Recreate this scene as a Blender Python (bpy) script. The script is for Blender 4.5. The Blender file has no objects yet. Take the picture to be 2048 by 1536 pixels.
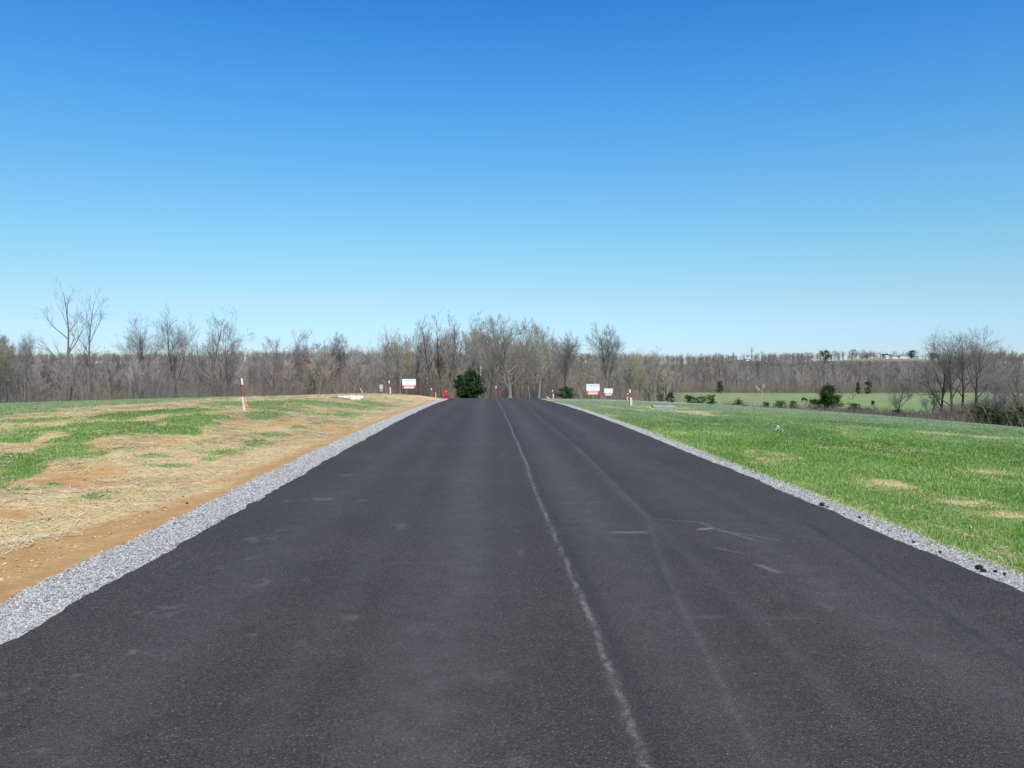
import bpy, math, random
import numpy as np
from mathutils import Vector, Matrix

# ------------------------------------------------------------------ camera, sky, sun
FPX, YAW, PITCH, ZC = 1600.0, math.radians(1.754), math.radians(1.18), 1.60
scene = bpy.context.scene
cam_data = bpy.data.cameras.new('camera')
cam_data.sensor_width = 36.0
cam_data.lens = 36.0 * FPX / 2048.0
cam_data.clip_start = 0.1
cam_data.clip_end = 9000.0
camera = bpy.data.objects.new('camera', cam_data)
scene.collection.objects.link(camera)
camera.location = (0, 0, ZC)
camera.rotation_euler = (math.radians(90) - PITCH, 0, -YAW)
scene.camera = camera

SUN_EL, SUN_AZ = math.radians(50), math.radians(166)      # azimuth clockwise from +Y
world = bpy.data.worlds.new('World'); scene.world = world
world.use_nodes = True
wn, wl = world.node_tree.nodes, world.node_tree.links
wn.clear()
w_out = wn.new('ShaderNodeOutputWorld'); w_bg = wn.new('ShaderNodeBackground')
w_sky = wn.new('ShaderNodeTexSky'); w_sky.sky_type = 'NISHITA'; w_sky.sun_disc = False
w_sky.sun_elevation = SUN_EL; w_sky.sun_rotation = SUN_AZ
w_sky.air_density = 1.0; w_sky.dust_density = 0.3; w_sky.ozone_density = 2.0; w_sky.altitude = 200
w_tc = wn.new('ShaderNodeTexCoord'); w_sep = wn.new('ShaderNodeSeparateXYZ')
w_ramp = wn.new('ShaderNodeValToRGB'); w_mul = wn.new('ShaderNodeMixRGB'); w_mul.blend_type = 'MULTIPLY'
w_mul.inputs[0].default_value = 1.0
SKY_TINT = [(0.0, (0.74, 0.92, 1.283)), (0.03, (0.663, 0.895, 1.3)), (0.084, (0.744, 0.948, 1.068)), (0.145, (0.721, 1.069, 1.137)), (0.205, (0.644, 1.139, 1.285)), (0.262, (0.527, 1.137, 1.417)), (0.317, (0.44, 1.116, 1.526)), (0.369, (0.35, 1.044, 1.613)), (0.415, (0.268, 0.953, 1.61)), (0.6, (0.5, 0.85, 1.0)), (1.0, (0.9, 0.9, 0.85))]
SKY_TINT = [(p, tuple(v * .4 for v in c)) for p, c in SKY_TINT]      # ramps hold 0..1, so strength makes up for it
cr = w_ramp.color_ramp
cr.elements[0].position = SKY_TINT[0][0]; cr.elements[0].color = (*SKY_TINT[0][1], 1)
cr.elements[1].position = SKY_TINT[-1][0]; cr.elements[1].color = (*SKY_TINT[-1][1], 1)
for p_, c_ in SKY_TINT[1:-1]:
    e_ = cr.elements.new(p_); e_.color = (*c_, 1)
wl.new(w_tc.outputs['Generated'], w_sep.inputs[0]); wl.new(w_sep.outputs['Z'], w_ramp.inputs[0])
wl.new(w_sky.outputs[0], w_mul.inputs[1]); wl.new(w_ramp.outputs[0], w_mul.inputs[2])
w_gain = wn.new('ShaderNodeVectorMath'); w_gain.operation = 'SCALE'; w_gain.inputs['Scale'].default_value = 2.5
w_bg.inputs[1].default_value = 0.115
wl.new(w_mul.outputs[0], w_gain.inputs[0]); wl.new(w_gain.outputs[0], w_bg.inputs[0])
wl.new(w_bg.outputs[0], w_out.inputs[0])

sun_data = bpy.data.lights.new('sun', 'SUN'); sun_data.energy = 4.3
sun_data.angle = math.radians(0.5); sun_data.color = (1.0, 0.935, 0.85)
sun = bpy.data.objects.new('sun', sun_data); scene.collection.objects.link(sun)
sdir = Vector((math.sin(SUN_AZ) * math.cos(SUN_EL), math.cos(SUN_AZ) * math.cos(SUN_EL), math.sin(SUN_EL)))
sun.rotation_euler = sdir.to_track_quat('Z', 'Y').to_euler()
sun.location = (0, 0, 60)
scene.view_settings.view_transform = 'Standard'
scene.view_settings.look = 'None'
scene.view_settings.exposure = 0.0
scene.view_settings.gamma = 1.0

# ------------------------------------------------------------------ helpers
COL = scene.collection
R = np.random.default_rng(7)

def lin(r, g, b):
    f = lambda c: (c / 255 / 12.92) if c <= 10 else ((c / 255 + .055) / 1.055) ** 2.4
    return (f(r), f(g), f(b), 1)

def link(o, parent=None, **props):
    COL.objects.link(o)
    if parent is not None: o.parent = parent
    for k, v in props.items():
        if v is not None: o[k] = v
    return o

def arr_mesh(name, V, F, mat=None, smooth=False, attrs=None):
    """V (n,3), F (m,k) k = 3 or 4, or a list of such arrays"""
    if not isinstance(F, list): F = [F]
    F = [f for f in F if len(f)]
    me = bpy.data.meshes.new(name)
    V = np.asarray(V, dtype=np.float32)
    me.vertices.add(len(V)); me.vertices.foreach_set('co', V.ravel())
    idx = np.concatenate([np.asarray(f, dtype=np.int32).ravel() for f in F])
    tot = np.concatenate([np.full(len(f), f.shape[1], dtype=np.int32) for f in F])
    start = np.concatenate([[0], np.cumsum(tot)[:-1]]).astype(np.int32)
    me.loops.add(len(idx)); me.loops.foreach_set('vertex_index', idx)
    me.polygons.add(len(tot)); me.polygons.foreach_set('loop_start', start)
    try: me.polygons.foreach_set('loop_total', tot)
    except Exception: pass
    me.polygons.foreach_set('use_smooth', np.full(len(tot), smooth, dtype=bool))
    me.update(calc_edges=True)
    if attrs:
        for k, a in attrs.items():
            at = me.attributes.new(k, 'FLOAT', 'POINT')
            at.data.foreach_set('value', np.asarray(a, dtype=np.float32))
    if mat is not None: me.materials.append(mat)
    return me

def obj(name, me, parent=None, loc=None, **props):
    o = bpy.data.objects.new(name, me)
    if loc is not None: o.location = loc
    return link(o, parent, **props)

def empty(name, loc, rotz=0, scale=1, **props):
    o = bpy.data.objects.new(name, None); o.empty_display_size = .3
    o.location = loc; o.rotation_euler = (0, 0, rotz); o.scale = (scale,) * 3
    return link(o, None, **props)

class MB:
    """collects simple solids into one mesh"""
    def __init__(s): s.V = []; s.Q = []; s.T = []; s.n = 0
    def add(s, V, Q=None, T=None):
        V = np.asarray(V, float)
        if Q is not None and len(Q): s.Q.append(np.asarray(Q) + s.n)
        if T is not None and len(T): s.T.append(np.asarray(T) + s.n)
        s.V.append(V); s.n += len(V); return s
    def box(s, c, d, rot=None, bev=0.0):
        hx, hy, hz = d[0] / 2, d[1] / 2, d[2] / 2
        b = min(bev, hx * .45, hy * .45)
        if b > 0:
            ring = [(-hx + b, -hy), (hx - b, -hy), (hx, -hy + b), (hx, hy - b), (hx - b, hy), (-hx + b, hy), (-hx, hy - b), (-hx, -hy + b)]
        else: ring = [(-hx, -hy), (hx, -hy), (hx, hy), (-hx, hy)]
        n = len(ring)
        if bev > 0:
            zb = min(bev, hz * .45)
            levels = [(-hz, 1 - b / max(hx, 1e-6)), (-hz + zb, 1), (hz - zb, 1), (hz, 1 - b / max(hx, 1e-6))]
        else: levels = [(-hz, 1), (hz, 1)]
        V = [(x * (k if bev else 1), y * (k if bev else 1), z) for z, k in levels for x, y in ring]
        Q = [(l * n + i, l * n + (i + 1) % n, (l + 1) * n + (i + 1) % n, (l + 1) * n + i) for l in range(len(levels) - 1) for i in range(n)]
        V = np.array(V); m = len(V)
        top, bot = (len(levels) - 1) * n, 0
        V = np.vstack([V, [[0, 0, -hz], [0, 0, hz]]])
        T = [(m, (i + 1) % n, i) for i in range(n)] + [(m + 1, top + i, top + (i + 1) % n) for i in range(n)]
        if rot is not None: V = V @ np.array(rot.to_3x3() if hasattr(rot, 'to_3x3') else rot).T
        return s.add(V + np.array(c), Q, T)
    def lathe(s, prof, c=(0, 0, 0), n=16, axis='z'):
        V = []
        for r, z in prof:
            for i in range(n):
                a = 2 * math.pi * i / n
                p = (r * math.cos(a), r * math.sin(a), z)
                if axis == 'x': p = (p[2], p[0], p[1])
                if axis == 'y': p = (p[0], p[2], p[1])
                V.append(p)
        Q = [(l * n + i, l * n + (i + 1) % n, (l + 1) * n + (i + 1) % n, (l + 1) * n + i) for l in range(len(prof) - 1) for i in range(n)]
        if axis == 'y': Q = [q[::-1] for q in Q]
        return s.add(np.array(V) + np.array(c), Q)
    def tube(s, pts, rad, n=8):
        pts = np.asarray(pts, float); rad = np.broadcast_to(rad, len(pts))
        V, F = tubes(pts[:-1], pts[1:], rad[:-1], rad[1:], n)
        s.add(V, F)
        for p, d, r in ((pts[0], pts[1] - pts[0], rad[0]), (pts[-1], pts[-1] - pts[-2], rad[-1])): pass
        return s
    def mesh(s, name, mat, smooth=False):
        F = []
        if s.Q: F.append(np.vstack(s.Q))
        if s.T: F.append(np.vstack(s.T))
        return arr_mesh(name, np.vstack(s.V), F, mat, smooth)

def tubes(P0, P1, R0, R1, n):
    P0, P1 = np.asarray(P0, float), np.asarray(P1, float)
    R0, R1 = np.asarray(R0, float), np.asarray(R1, float)
    D = P1 - P0; D /= np.linalg.norm(D, axis=1, keepdims=True) + 1e-9
    A = np.where(np.abs(D[:, 2:3]) > .9, [[1., 0, 0]], [[0., 0, 1.]])
    U = np.cross(D, A); U /= np.linalg.norm(U, axis=1, keepdims=True) + 1e-9
    W = np.cross(D, U)
    m = len(P0); ang = np.arange(n) * 2 * math.pi / n
    c, s_ = np.cos(ang)[None, :, None], np.sin(ang)[None, :, None]
    off = U[:, None] * c + W[:, None] * s_
    V = np.concatenate([P0[:, None] + off * R0[:, None, None], P1[:, None] + off * R1[:, None, None]], axis=1)
    b = (np.arange(m) * 2 * n)[:, None]; i = np.arange(n)[None]; j = (np.arange(n) + 1)[None] % n
    F = np.stack([b + i, b + n + i, b + n + j, b + j], axis=2).reshape(-1, 4)
    return V.reshape(-1, 3), F

# value noise
_tab = np.random.default_rng(3).random((256, 256))
def vnoise(x, y):
    xi, yi = np.floor(x).astype(int), np.floor(y).astype(int)
    fx, fy = x - xi, y - yi
    fx = fx * fx * (3 - 2 * fx); fy = fy * fy * (3 - 2 * fy)
    g = lambda a, b: _tab[a & 255, b & 255]
    return (g(xi, yi) * (1 - fx) + g(xi + 1, yi) * fx) * (1 - fy) + (g(xi, yi + 1) * (1 - fx) + g(xi + 1, yi + 1) * fx) * fy
def fbm(x, y, o=4):
    s, a, t = 0, 1., 0
    for k in range(o):
        s = s + a * vnoise(x * 2 ** k + 17.3 * k, y * 2 ** k + 9.1 * k); t += a; a *= .5
    return s / t
def ss(a, b, x):
    t = np.clip((x - a) / (b - a), 0, 1); return t * t * (3 - 2 * t)
def smax(a, b, k):
    h = np.clip(.5 + .5 * (a - b) / k, 0, 1)
    return b * (1 - h) + a * h + k * h * (1 - h)

# ------------------------------------------------------------------ lie of the land
def road_z(y):
    y = np.asarray(y, float)
    q = np.where(y < 10, 0, -.0003 * (y - 10) ** 2)
    far = -.0003 * 90 ** 2 - .054 * (y - 100)
    return np.where(y > 100, far, q)
def road_l(y):
    return -2.80 - .75 * ss(52, 78, y) - 4.5 * ss(80, 96, y)
def road_r(y):
    return 3.86 + 1.2 * ss(56, 80, y) + 4.5 * ss(84, 98, y)
def G(x, y):
    x = np.asarray(x, float); y = np.asarray(y, float)
    z = road_z(y)
    ax = -x
    wobble = .5 * (fbm(y * .11 + 3, y * 0 + 1.5, 2) - .5)
    bank = .42 * ss(3.9 + wobble, 8.5 + wobble, ax) - .05 * ss(3.3, 3.7, ax) * (1 - ss(4.1, 4.8, ax))
    bank = bank * (.45 + .55 * ss(4, 30, y))
    left = bank - .026 * np.clip(ax - 9, 0, 80) - .0006 * np.clip(ax - 35, 0, 90) ** 2
    right = -.0021 * np.clip(x - 3, 0, 200) ** 2
    z = z + np.where(x < 0, left, right)
    lumps = (fbm(x * .8, y * .8, 3) - .5) * .16 * ss(4.0, 5.2, ax) * (1 - .7 * ss(18, 40, ax)) * (1 - ss(60, 90, y))
    lumps = lumps + (fbm(x * 3.1 + 40, y * 3.1, 2) - .5) * .075 * ss(3.7, 4.4, ax) * (1 - ss(14, 30, ax))
    lumps = lumps + (fbm(x * .5, y * .5, 3) - .5) * .10 * ss(4.4, 7, x)
    z = z + lumps
    valley = -9.5 + 1.2 * (fbm(x * .012, y * .012, 2) - .5)
    rise = ss(385, 800, y) * (14.5 + 2.5 * (fbm(x * .004 + 5, y * .002, 2) - .5))
    hill = 6.2 * np.exp(-((x - 430) / 75) ** 2 - ((y - 850) / 90) ** 2)
    hill = hill + 4.6 * np.exp(-((x - 247) / 34) ** 2 - ((y - 775) / 40) ** 2)
    z = smax(z, valley, 2.2) + rise + hill
    z = z - 60 * ss(1100, 3200, y)
    # ground stays below the pavement
    yy = np.clip(y, 2, 115)
    inr = (x > road_l(yy) - .55) & (x < road_r(yy) + .22) & (y < 114)
    z = np.where(inr, road_z(y) - .10, z - .03)
    return z
def g1(x, y): return float(G(np.array([x]), np.array([y]))[0])

def ray(px, depth):
    a = math.atan((px - 1024) / FPX) + YAW
    L = depth / math.cos(a - YAW)
    return L * math.sin(a), L * math.cos(a)
def ztop(ypx, depth): return ZC + (735.0 - ypx) * depth / FPX

# ------------------------------------------------------------------ materials
def mat(name):
    m = bpy.data.materials.new(name); m.use_nodes = True
    nt = m.node_tree; b = nt.nodes['Principled BSDF']
    return m, nt, b
def N(nt, t, **k):
    n = nt.nodes.new(t)
    for a, v in k.items(): setattr(n, a, v)
    return n
def noise(nt, scale, detail=4, rough=.55, vec=None, dim='3D'):
    n = N(nt, 'ShaderNodeTexNoise'); n.inputs['Scale'].default_value = scale
    n.inputs['Detail'].default_value = detail; n.inputs['Roughness'].default_value = rough
    if vec is not None: nt.links.new(vec, n.inputs['Vector'])
    return n
def ramp(nt, src, stops):
    r = N(nt, 'ShaderNodeValToRGB'); e = r.color_ramp.elements
    e[0].position, e[0].color = stops[0][0], stops[0][1]
    e[1].position, e[1].color = stops[-1][0], stops[-1][1]
    for p, c in stops[1:-1]: x = e.new(p); x.color = c
    nt.links.new(src, r.inputs[0]); return r
def mix(nt, fac, a, b, mode='MIX'):
    m = N(nt, 'ShaderNodeMixRGB', blend_type=mode)
    for i, v in ((0, fac), (1, a), (2, b)):
        if isinstance(v, (int, float)): m.inputs[i].default_value = v
        elif isinstance(v, tuple): m.inputs[i].default_value = v
        else: nt.links.new(v, m.inputs[i])
    return m.outputs[0]
def math_(nt, op, a, b=None, c=None, clamp=False):
    m = N(nt, 'ShaderNodeMath', operation=op); m.use_clamp = clamp
    for i, v in enumerate((a, b, c)):
        if v is None: continue
        if isinstance(v, (int, float)): m.inputs[i].default_value = v
        else: nt.links.new(v, m.inputs[i])
    return m.outputs[0]
def gray(v): return (v, v, v, 1)
def bump(nt, b, h, strength, dist):
    n = N(nt, 'ShaderNodeBump'); n.inputs['Strength'].default_value = strength; n.inputs['Distance'].default_value = dist
    nt.links.new(h, n.inputs['Height']); nt.links.new(n.outputs[0], b.inputs['Normal'])
def opos(nt): return N(nt, 'ShaderNodeNewGeometry').outputs['Position']
def attr(nt, name):
    return N(nt, 'ShaderNodeAttribute', attribute_name=name).outputs['Fac']

def plain(name, c, rough=.6, var=.12, scale=9, metallic=0.0, bumps=0.0):
    m, nt, b = mat(name)
    tc = N(nt, 'ShaderNodeTexCoord').outputs['Object']
    n = noise(nt, scale, 5, vec=tc)
    c0 = tuple(x * (1 - var) for x in c[:3]) + (1,); c1 = tuple(min(1, x * (1 + var)) for x in c[:3]) + (1,)
    r = ramp(nt, n.outputs['Fac'], [(.3, c0), (.7, c1)])
    nt.links.new(r.outputs[0], b.inputs['Base Color'])
    b.inputs['Roughness'].default_value = rough; b.inputs['Metallic'].default_value = metallic
    if bumps: bump(nt, b, n.outputs['Fac'], bumps, .02)
    return m

# asphalt
def asphalt_mat():
    m, nt, b = mat('asphalt')
    P = opos(nt)
    agg = N(nt, 'ShaderNodeTexVoronoi'); agg.inputs['Scale'].default_value = 140; nt.links.new(P, agg.inputs['Vector'])
    stone = ramp(nt, agg.outputs['Color'], [(0, gray(.0)), (.55, gray(.25)), (.86, gray(.45)), (1, gray(1))])
    bw = N(nt, 'ShaderNodeRGBToBW'); nt.links.new(agg.outputs['Color'], bw.inputs[0])
    nA = noise(nt, 38, 6, .75, P)
    nB = noise(nt, .55, 5, .6, P)
    nC = noise(nt, 5.0, 5, .65, P)
    base = ramp(nt, bw.outputs[0], [(.06, (.020, .018, .017, 1)), (.38, (.055, .0425, .0365, 1)), (.68, (.074, .0590, .0510, 1)), (.88, (.118, .098, .085, 1)), (.992, (.25, .23, .20, 1))])
    c = mix(nt, 1.0, base.outputs[0], ramp(nt, nA.outputs['Fac'], [(.3, gray(.6)), (.7, gray(1.32))]).outputs[0], 'MULTIPLY')
    c = mix(nt, 1.0, c, ramp(nt, nB.outputs['Fac'], [(.3, gray(.86)), (.7, gray(1.16))]).outputs[0], 'MULTIPLY')
    c = mix(nt, 1.0, c, ramp(nt, nC.outputs['Fac'], [(.3, gray(.93)), (.7, gray(1.07))]).outputs[0], 'MULTIPLY')
    sp = noise(nt, 60, 3, .7, P)
    sc = math_(nt, 'MULTIPLY', attr(nt, 'scuff'), ramp(nt, sp.outputs['Fac'], [(.36, gray(.15)), (.62, gray(1.2))]).outputs[0], clamp=True)
    c = mix(nt, sc, c, (.37, .35, .33, 1))
    dk = math_(nt, 'MULTIPLY', attr(nt, 'tar'), .55, clamp=True)
    c = mix(nt, dk, c, (.018, .018, .02, 1))
    lt = math_(nt, 'MULTIPLY', attr(nt, 'track'), ramp(nt, nC.outputs['Fac'], [(.3, gray(.5)), (.7, gray(1.4))]).outputs[0], clamp=True)
    c = mix(nt, lt, c, (.150, .134, .130, 1))
    nt.links.new(c, b.inputs['Base Color'])
    b.inputs['Roughness'].default_value = .72
    b.inputs['Specular IOR Level'].default_value = .35
    h = math_(nt, 'ADD', math_(nt, 'MULTIPLY', nA.outputs['Fac'], .8), math_(nt, 'MULTIPLY', agg.outputs['Distance'], -.7))
    bump(nt, b, h, .75, .012)
    return m

def ground_mat():
    m, nt, b = mat('ground')
    P = opos(nt)
    g_, s_, f_, h_ = attr(nt, 'green'), attr(nt, 'straw'), attr(nt, 'forest'), attr(nt, 'hay')
    n1 = noise(nt, 2.3, 6, .7, P); n2 = noise(nt, 22, 5, .7, P); n3 = noise(nt, .35, 5, .6, P)
    mp = N(nt, 'ShaderNodeMapping'); nt.links.new(P, mp.inputs[0]); mp.inputs['Scale'].default_value = (9, 60, 30); mp.inputs['Rotation'].default_value = (0, 0, .5)
    n4 = noise(nt, 1.0, 5, .7, mp.outputs[0])
    clay = ramp(nt, n1.outputs['Fac'], [(.3, (.50, .28, .115, 1)), (.55, (.60, .37, .165, 1)), (.75, (.68, .47, .25, 1))])
    clay = mix(nt, 1, clay.outputs[0], ramp(nt, n2.outputs['Fac'], [(.3, gray(.8)), (.7, gray(1.15))]).outputs[0], 'MULTIPLY')
    straw = ramp(nt, n4.outputs['Fac'], [(.3, (.46, .30, .125, 1)), (.5, (.70, .53, .27, 1)), (.66, (.90, .78, .50, 1))]).outputs[0]
    green = ramp(nt, n2.outputs['Fac'], [(.3, (.12, .20, .05, 1)), (.5, (.20, .31, .085, 1)), (.7, (.30, .41, .15, 1))]).outputs[0]
    green = mix(nt, 1, green, ramp(nt, n3.outputs['Fac'], [(.3, (.85, .95, .9, 1)), (.7, (1.15, 1.05, 1.1, 1))]).outputs[0], 'MULTIPLY')
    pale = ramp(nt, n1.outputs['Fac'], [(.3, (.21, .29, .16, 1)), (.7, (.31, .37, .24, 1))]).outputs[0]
    forest = ramp(nt, n1.outputs['Fac'], [(.3, (.13, .108, .085, 1)), (.7, (.23, .195, .16, 1))]).outputs[0]
    # ragged edges on the patches
    n7 = noise(nt, 7.0, 6, .75, P)
    j = math_(nt, 'MULTIPLY', math_(nt, 'SUBTRACT', n7.outputs['Fac'], .5), 2.6)
    sm = math_(nt, 'ADD', s_, j, clamp=True); sm = math_(nt, 'MULTIPLY', sm, math_(nt, 'GREATER_THAN', s_, .02))
    gm = ramp(nt, math_(nt, 'ADD', g_, math_(nt, 'MULTIPLY', j, .7)), [(.22, gray(0)), (.88, gray(1))]).outputs[0]
    c = mix(nt, sm, clay, straw)
    c = mix(nt, gm, c, green)
    c = mix(nt, attr(nt, 'pale'), c, pale)  # painted sheen of the far lawn, plus the pasture's own tone
    c = mix(nt, h_, c, (.30, .25, .16, 1))
    c = mix(nt, f_, c, forest)
    nt.links.new(c, b.inputs['Base Color'])
    b.inputs['Roughness'].default_value = .9; b.inputs['Specular IOR Level'].default_value = .15
    hh = math_(nt, 'ADD', n2.outputs['Fac'], math_(nt, 'MULTIPLY', n1.outputs['Fac'], 1.5))
    bump(nt, b, hh, .7, .05)
    return m

def gravel_mat():
    m, nt, b = mat('gravel')
    P = opos(nt)
    v = N(nt, 'ShaderNodeTexVoronoi'); v.inputs['Scale'].default_value = 32; nt.links.new(P, v.inputs['Vector'])
    bw = N(nt, 'ShaderNodeRGBToBW'); nt.links.new(v.outputs['Color'], bw.inputs[0])
    n = noise(nt, 60, 4, .7, P)
    c = ramp(nt, bw.outputs[0], [(.1, (.26, .265, .275, 1)), (.5, (.34, .34, .345, 1)), (.9, (.47, .47, .475, 1))]).outputs[0]
    c = mix(nt, 1, c, ramp(nt, v.outputs['Distance'], [(.3, gray(1.0)), (.75, gray(.55))]).outputs[0], 'MULTIPLY')
    nt.links.new(c, b.inputs['Base Color']); b.inputs['Roughness'].default_value = .85
    bump(nt, b, v.outputs['Distance'], -1.0, .02)
    return m

def rnd_mat(name, stops, rough=.85, attrname='tint', spec=.2, sub=None):
    m, nt, b = mat(name)
    r = ramp(nt, attr(nt, attrname), stops)
    nt.links.new(r.outputs[0], b.inputs['Base Color'])
    b.inputs['Roughness'].default_value = rough; b.inputs['Specular IOR Level'].default_value = spec
    return m, nt, b, r

def bark_mat(name, c0, c1, rough=.9):
    """bark whose tone differs a little from tree to tree"""
    m, nt, b = mat(name)
    oi = N(nt, 'ShaderNodeObjectInfo').outputs['Random']
    tc = N(nt, 'ShaderNodeTexCoord').outputs['Object']
    n = noise(nt, 1.7, 4, .7, tc)
    f = math_(nt, 'ADD', math_(nt, 'MULTIPLY', oi, .6), math_(nt, 'MULTIPLY', n.outputs['Fac'], .6))
    r = ramp(nt, f, [(.2, c0), (.9, c1)])
    nt.links.new(r.outputs[0], b.inputs['Base Color'])
    b.inputs['Roughness'].default_value = rough; b.inputs['Specular IOR Level'].default_value = .15
    return m

M = {}
M['asphalt'] = asphalt_mat(); M['ground'] = ground_mat(); M['gravel'] = gravel_mat()
M['stone'] = rnd_mat('gravel_stone', [(0, (.20, .20, .21, 1)), (.3, (.34, .335, .325, 1)), (.75, (.46, .455, .44, 1)), (1, (.66, .65, .62, 1))])[0]
M['clod'] = rnd_mat('clay_clod', [(0, (.34, .17, .07, 1)), (.6, (.55, .36, .17, 1)), (1, (.68, .55, .36, 1))])[0]
M['crumb'] = plain('asphalt_crumb', (.02, .02, .024, 1), .8, .4, 60, bumps=.8)
M['straw'] = rnd_mat('straw', [(0, (.36, .24, .11, 1)), (.4, (.70, .53, .27, 1)), (.75, (.90, .77, .49, 1)), (1, (.96, .90, .70, 1))], .7, spec=.3)[0]
gm, gnt, gb, gr = rnd_mat('grass_blade', [(0, (.07, .18, .025, 1)), (.3, (.15, .31, .045, 1)), (.6, (.29, .46, .09, 1)), (.86, (.44, .60, .22, 1)), (.94, (.62, .74, .42, 1)), (1, (.62, .55, .33, 1))], .5, spec=.35)
gcol = mix(gnt, attr(gnt, 'pale'), gr.outputs[0], (.36, .44, .30, 1))  # far blades carry the sheen in their colour
gnt.links.new(gcol, gb.inputs['Base Color'])
tr = N(gnt, 'ShaderNodeBsdfTranslucent'); gnt.links.new(gcol, tr.inputs[0])
ms = N(gnt, 'ShaderNodeMixShader'); ms.inputs[0].default_value = .3
gnt.links.new(gb.outputs[0], ms.inputs[1]); gnt.links.new(tr.outputs[0], ms.inputs[2])
gnt.links.new(ms.outputs[0], gnt.nodes['Material Output'].inputs[0])
M['grass'] = gm
M['bark'] = bark_mat('bark', (0.157, 0.141, 0.125, 1), (0.308, 0.281, 0.252, 1))
M['bark_dark'] = bark_mat('dark_bark', (.060, .053, .050, 1), (.13, .117, .105, 1))
M['bark_pale'] = bark_mat('pale_bark', (.45, .44, .41, 1), (.68, .66, .60, 1))
M['twig'] = bark_mat('twig', (0.246, 0.216, 0.195, 1), (0.48, 0.429, 0.39, 1))
M['twig_red'] = bark_mat('red_twig', (.24, .175, .15, 1), (.38, .29, .25, 1))
M['twig_olive'] = bark_mat('olive_twig', (.22, .205, .125, 1), (.36, .335, .21, 1))
M['twig_named'] = bark_mat('dark_twig', (0.143, 0.13, 0.123, 1), (0.272, 0.249, 0.231, 1))
M['bud_green'] = bark_mat('green_bud', (.20, .27, .07, 1), (.36, .40, .14, 1))
M['bud_red'] = bark_mat('red_bud', (.24, .15, .125, 1), (.34, .22, .185, 1))
M['brush'] = rnd_mat('brush_stem', [(0, (.11, .093, .08, 1)), (.4, (.22, .185, .155, 1)), (.75, (.36, .305, .25, 1)), (.9, (.30, .28, .15, 1)), (1, (.40, .26, .19, 1))])[0]
M['cedar'] = rnd_mat('cedar_leaf', [(0, (.014, .035, .012, 1)), (.45, (.035, .075, .020, 1)), (.75, (.085, .115, .030, 1)), (1, (.19, .16, .07, 1))], .7)[0]
M['shrub_green'] = rnd_mat('green_leaf', [(0, (.03, .07, .025, 1)), (.5, (.06, .12, .04, 1)), (1, (.13, .17, .07, 1))], .7)[0]
M['shrub'] = rnd_mat('shrub_leaf', [(0, (.03, .05, .02, 1)), (.5, (.075, .10, .04, 1)), (1, (.19, .19, .10, 1))], .7)[0]
M['wood_far'] = rnd_mat('far_twig', [(0, (.115, .102, .096, 1)), (.5, (.225, .197, .180, 1)), (.85, (.335, .295, .265, 1)), (.93, (.27, .27, .15, 1)), (1, (.34, .23, .18, 1))])[0]
M['white'] = plain('white_paint', (.82, .82, .82, 1), .5, .03)
M['red'] = plain('red_paint', (.62, .045, .04, 1), .5, .12)
M['dull_red'] = plain('dull_red_pipe', (.42, .07, .05, 1), .55, .15)
M['orange'] = plain('peach_band', (.86, .50, .30, 1), .5, .06)
M['print_dark'] = plain('dark_print', (.08, .10, .22, 1), .6, .1)
M['print_grey'] = plain('grey_print', (.42, .46, .52, 1), .6, .1)
M['leg'] = plain('sign_leg', (.13, .06, .06, 1), .5, .2)
M['stake'] = plain('stake_wood', (.66, .60, .54, 1), .8, .15, 30)
M['ribbon'] = plain('orange_ribbon', (.80, .28, .05, 1), .5, .05)
M['concrete'] = plain('pale_concrete', (.78, .77, .72, 1), .85, .08, 7, bumps=.3)
M['grey_lid'] = plain('grey_lid', (.36, .40, .41, 1), .6, .1, 5)
M['dark_side'] = plain('dark_box_side', (.07, .08, .085, 1), .8, .1, 5)
M['hydrant'] = plain('hydrant_red', (.62, .03, .05, 1), .35, .08)
M['roof_w'] = plain('pale_metal_roof', (.72, .74, .78, 1), .4, .05)
M['siding'] = plain('white_siding', (.80, .80, .78, 1), .7, .04)
M['roof_g'] = plain('grey_shingle', (.24, .26, .30, 1), .8, .1)
M['pane'] = plain('window_glass', (.05, .06, .08, 1), .15, .1)
M['hide'] = plain('black_hide', (.012, .011, .011, 1), .6, .3, 5)
M['weed'] = plain('pale_weed_leaf', (.30, .40, .27, 1), .6, .2, 20)

# ------------------------------------------------------------------ ground sheet
def axis(pts):
    out = []
    for a, b, s in pts: out.append(np.arange(a, b - 1e-6, s))
    return np.concatenate(out)
def geo(a, b, s, k):
    o = [a]
    while o[-1] < b: o.append(o[-1] + s); s *= k
    return np.array(o)
xs = np.concatenate([-geo(30, 3500, .8, 1.12)[::-1], np.arange(-29.5, -16, .45), np.arange(-16, -3, .085), np.arange(-3, 3.9, .5), np.arange(3.9, 16, .13), np.arange(16, 30, .5), geo(30, 3500, .8, 1.12)])
ys = np.concatenate([-geo(2, 400, 1, 1.4)[::-1][:-1] * 1.0, np.arange(-2, 3, .8), np.arange(3, 20, .11), np.arange(20, 45, .28), np.arange(45, 100, .8), geo(100, 900, 2, 1.025), geo(915, 3600, 25, 1.12)])
ys = np.unique(ys)
X, Y = np.meshgrid(xs, ys); nx, ny = len(xs), len(ys)
Z = G(X, Y)

def patch(x, y, cx, cy, rx, ry, rot=0, p=1.0):
    c, s = math.cos(rot), math.sin(rot)
    u = ((x - cx) * c + (y - cy) * s) / rx; v = (-(x - cx) * s + (y - cy) * c) / ry
    return np.clip(1.25 - (u * u + v * v), 0, 1) * p

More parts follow.
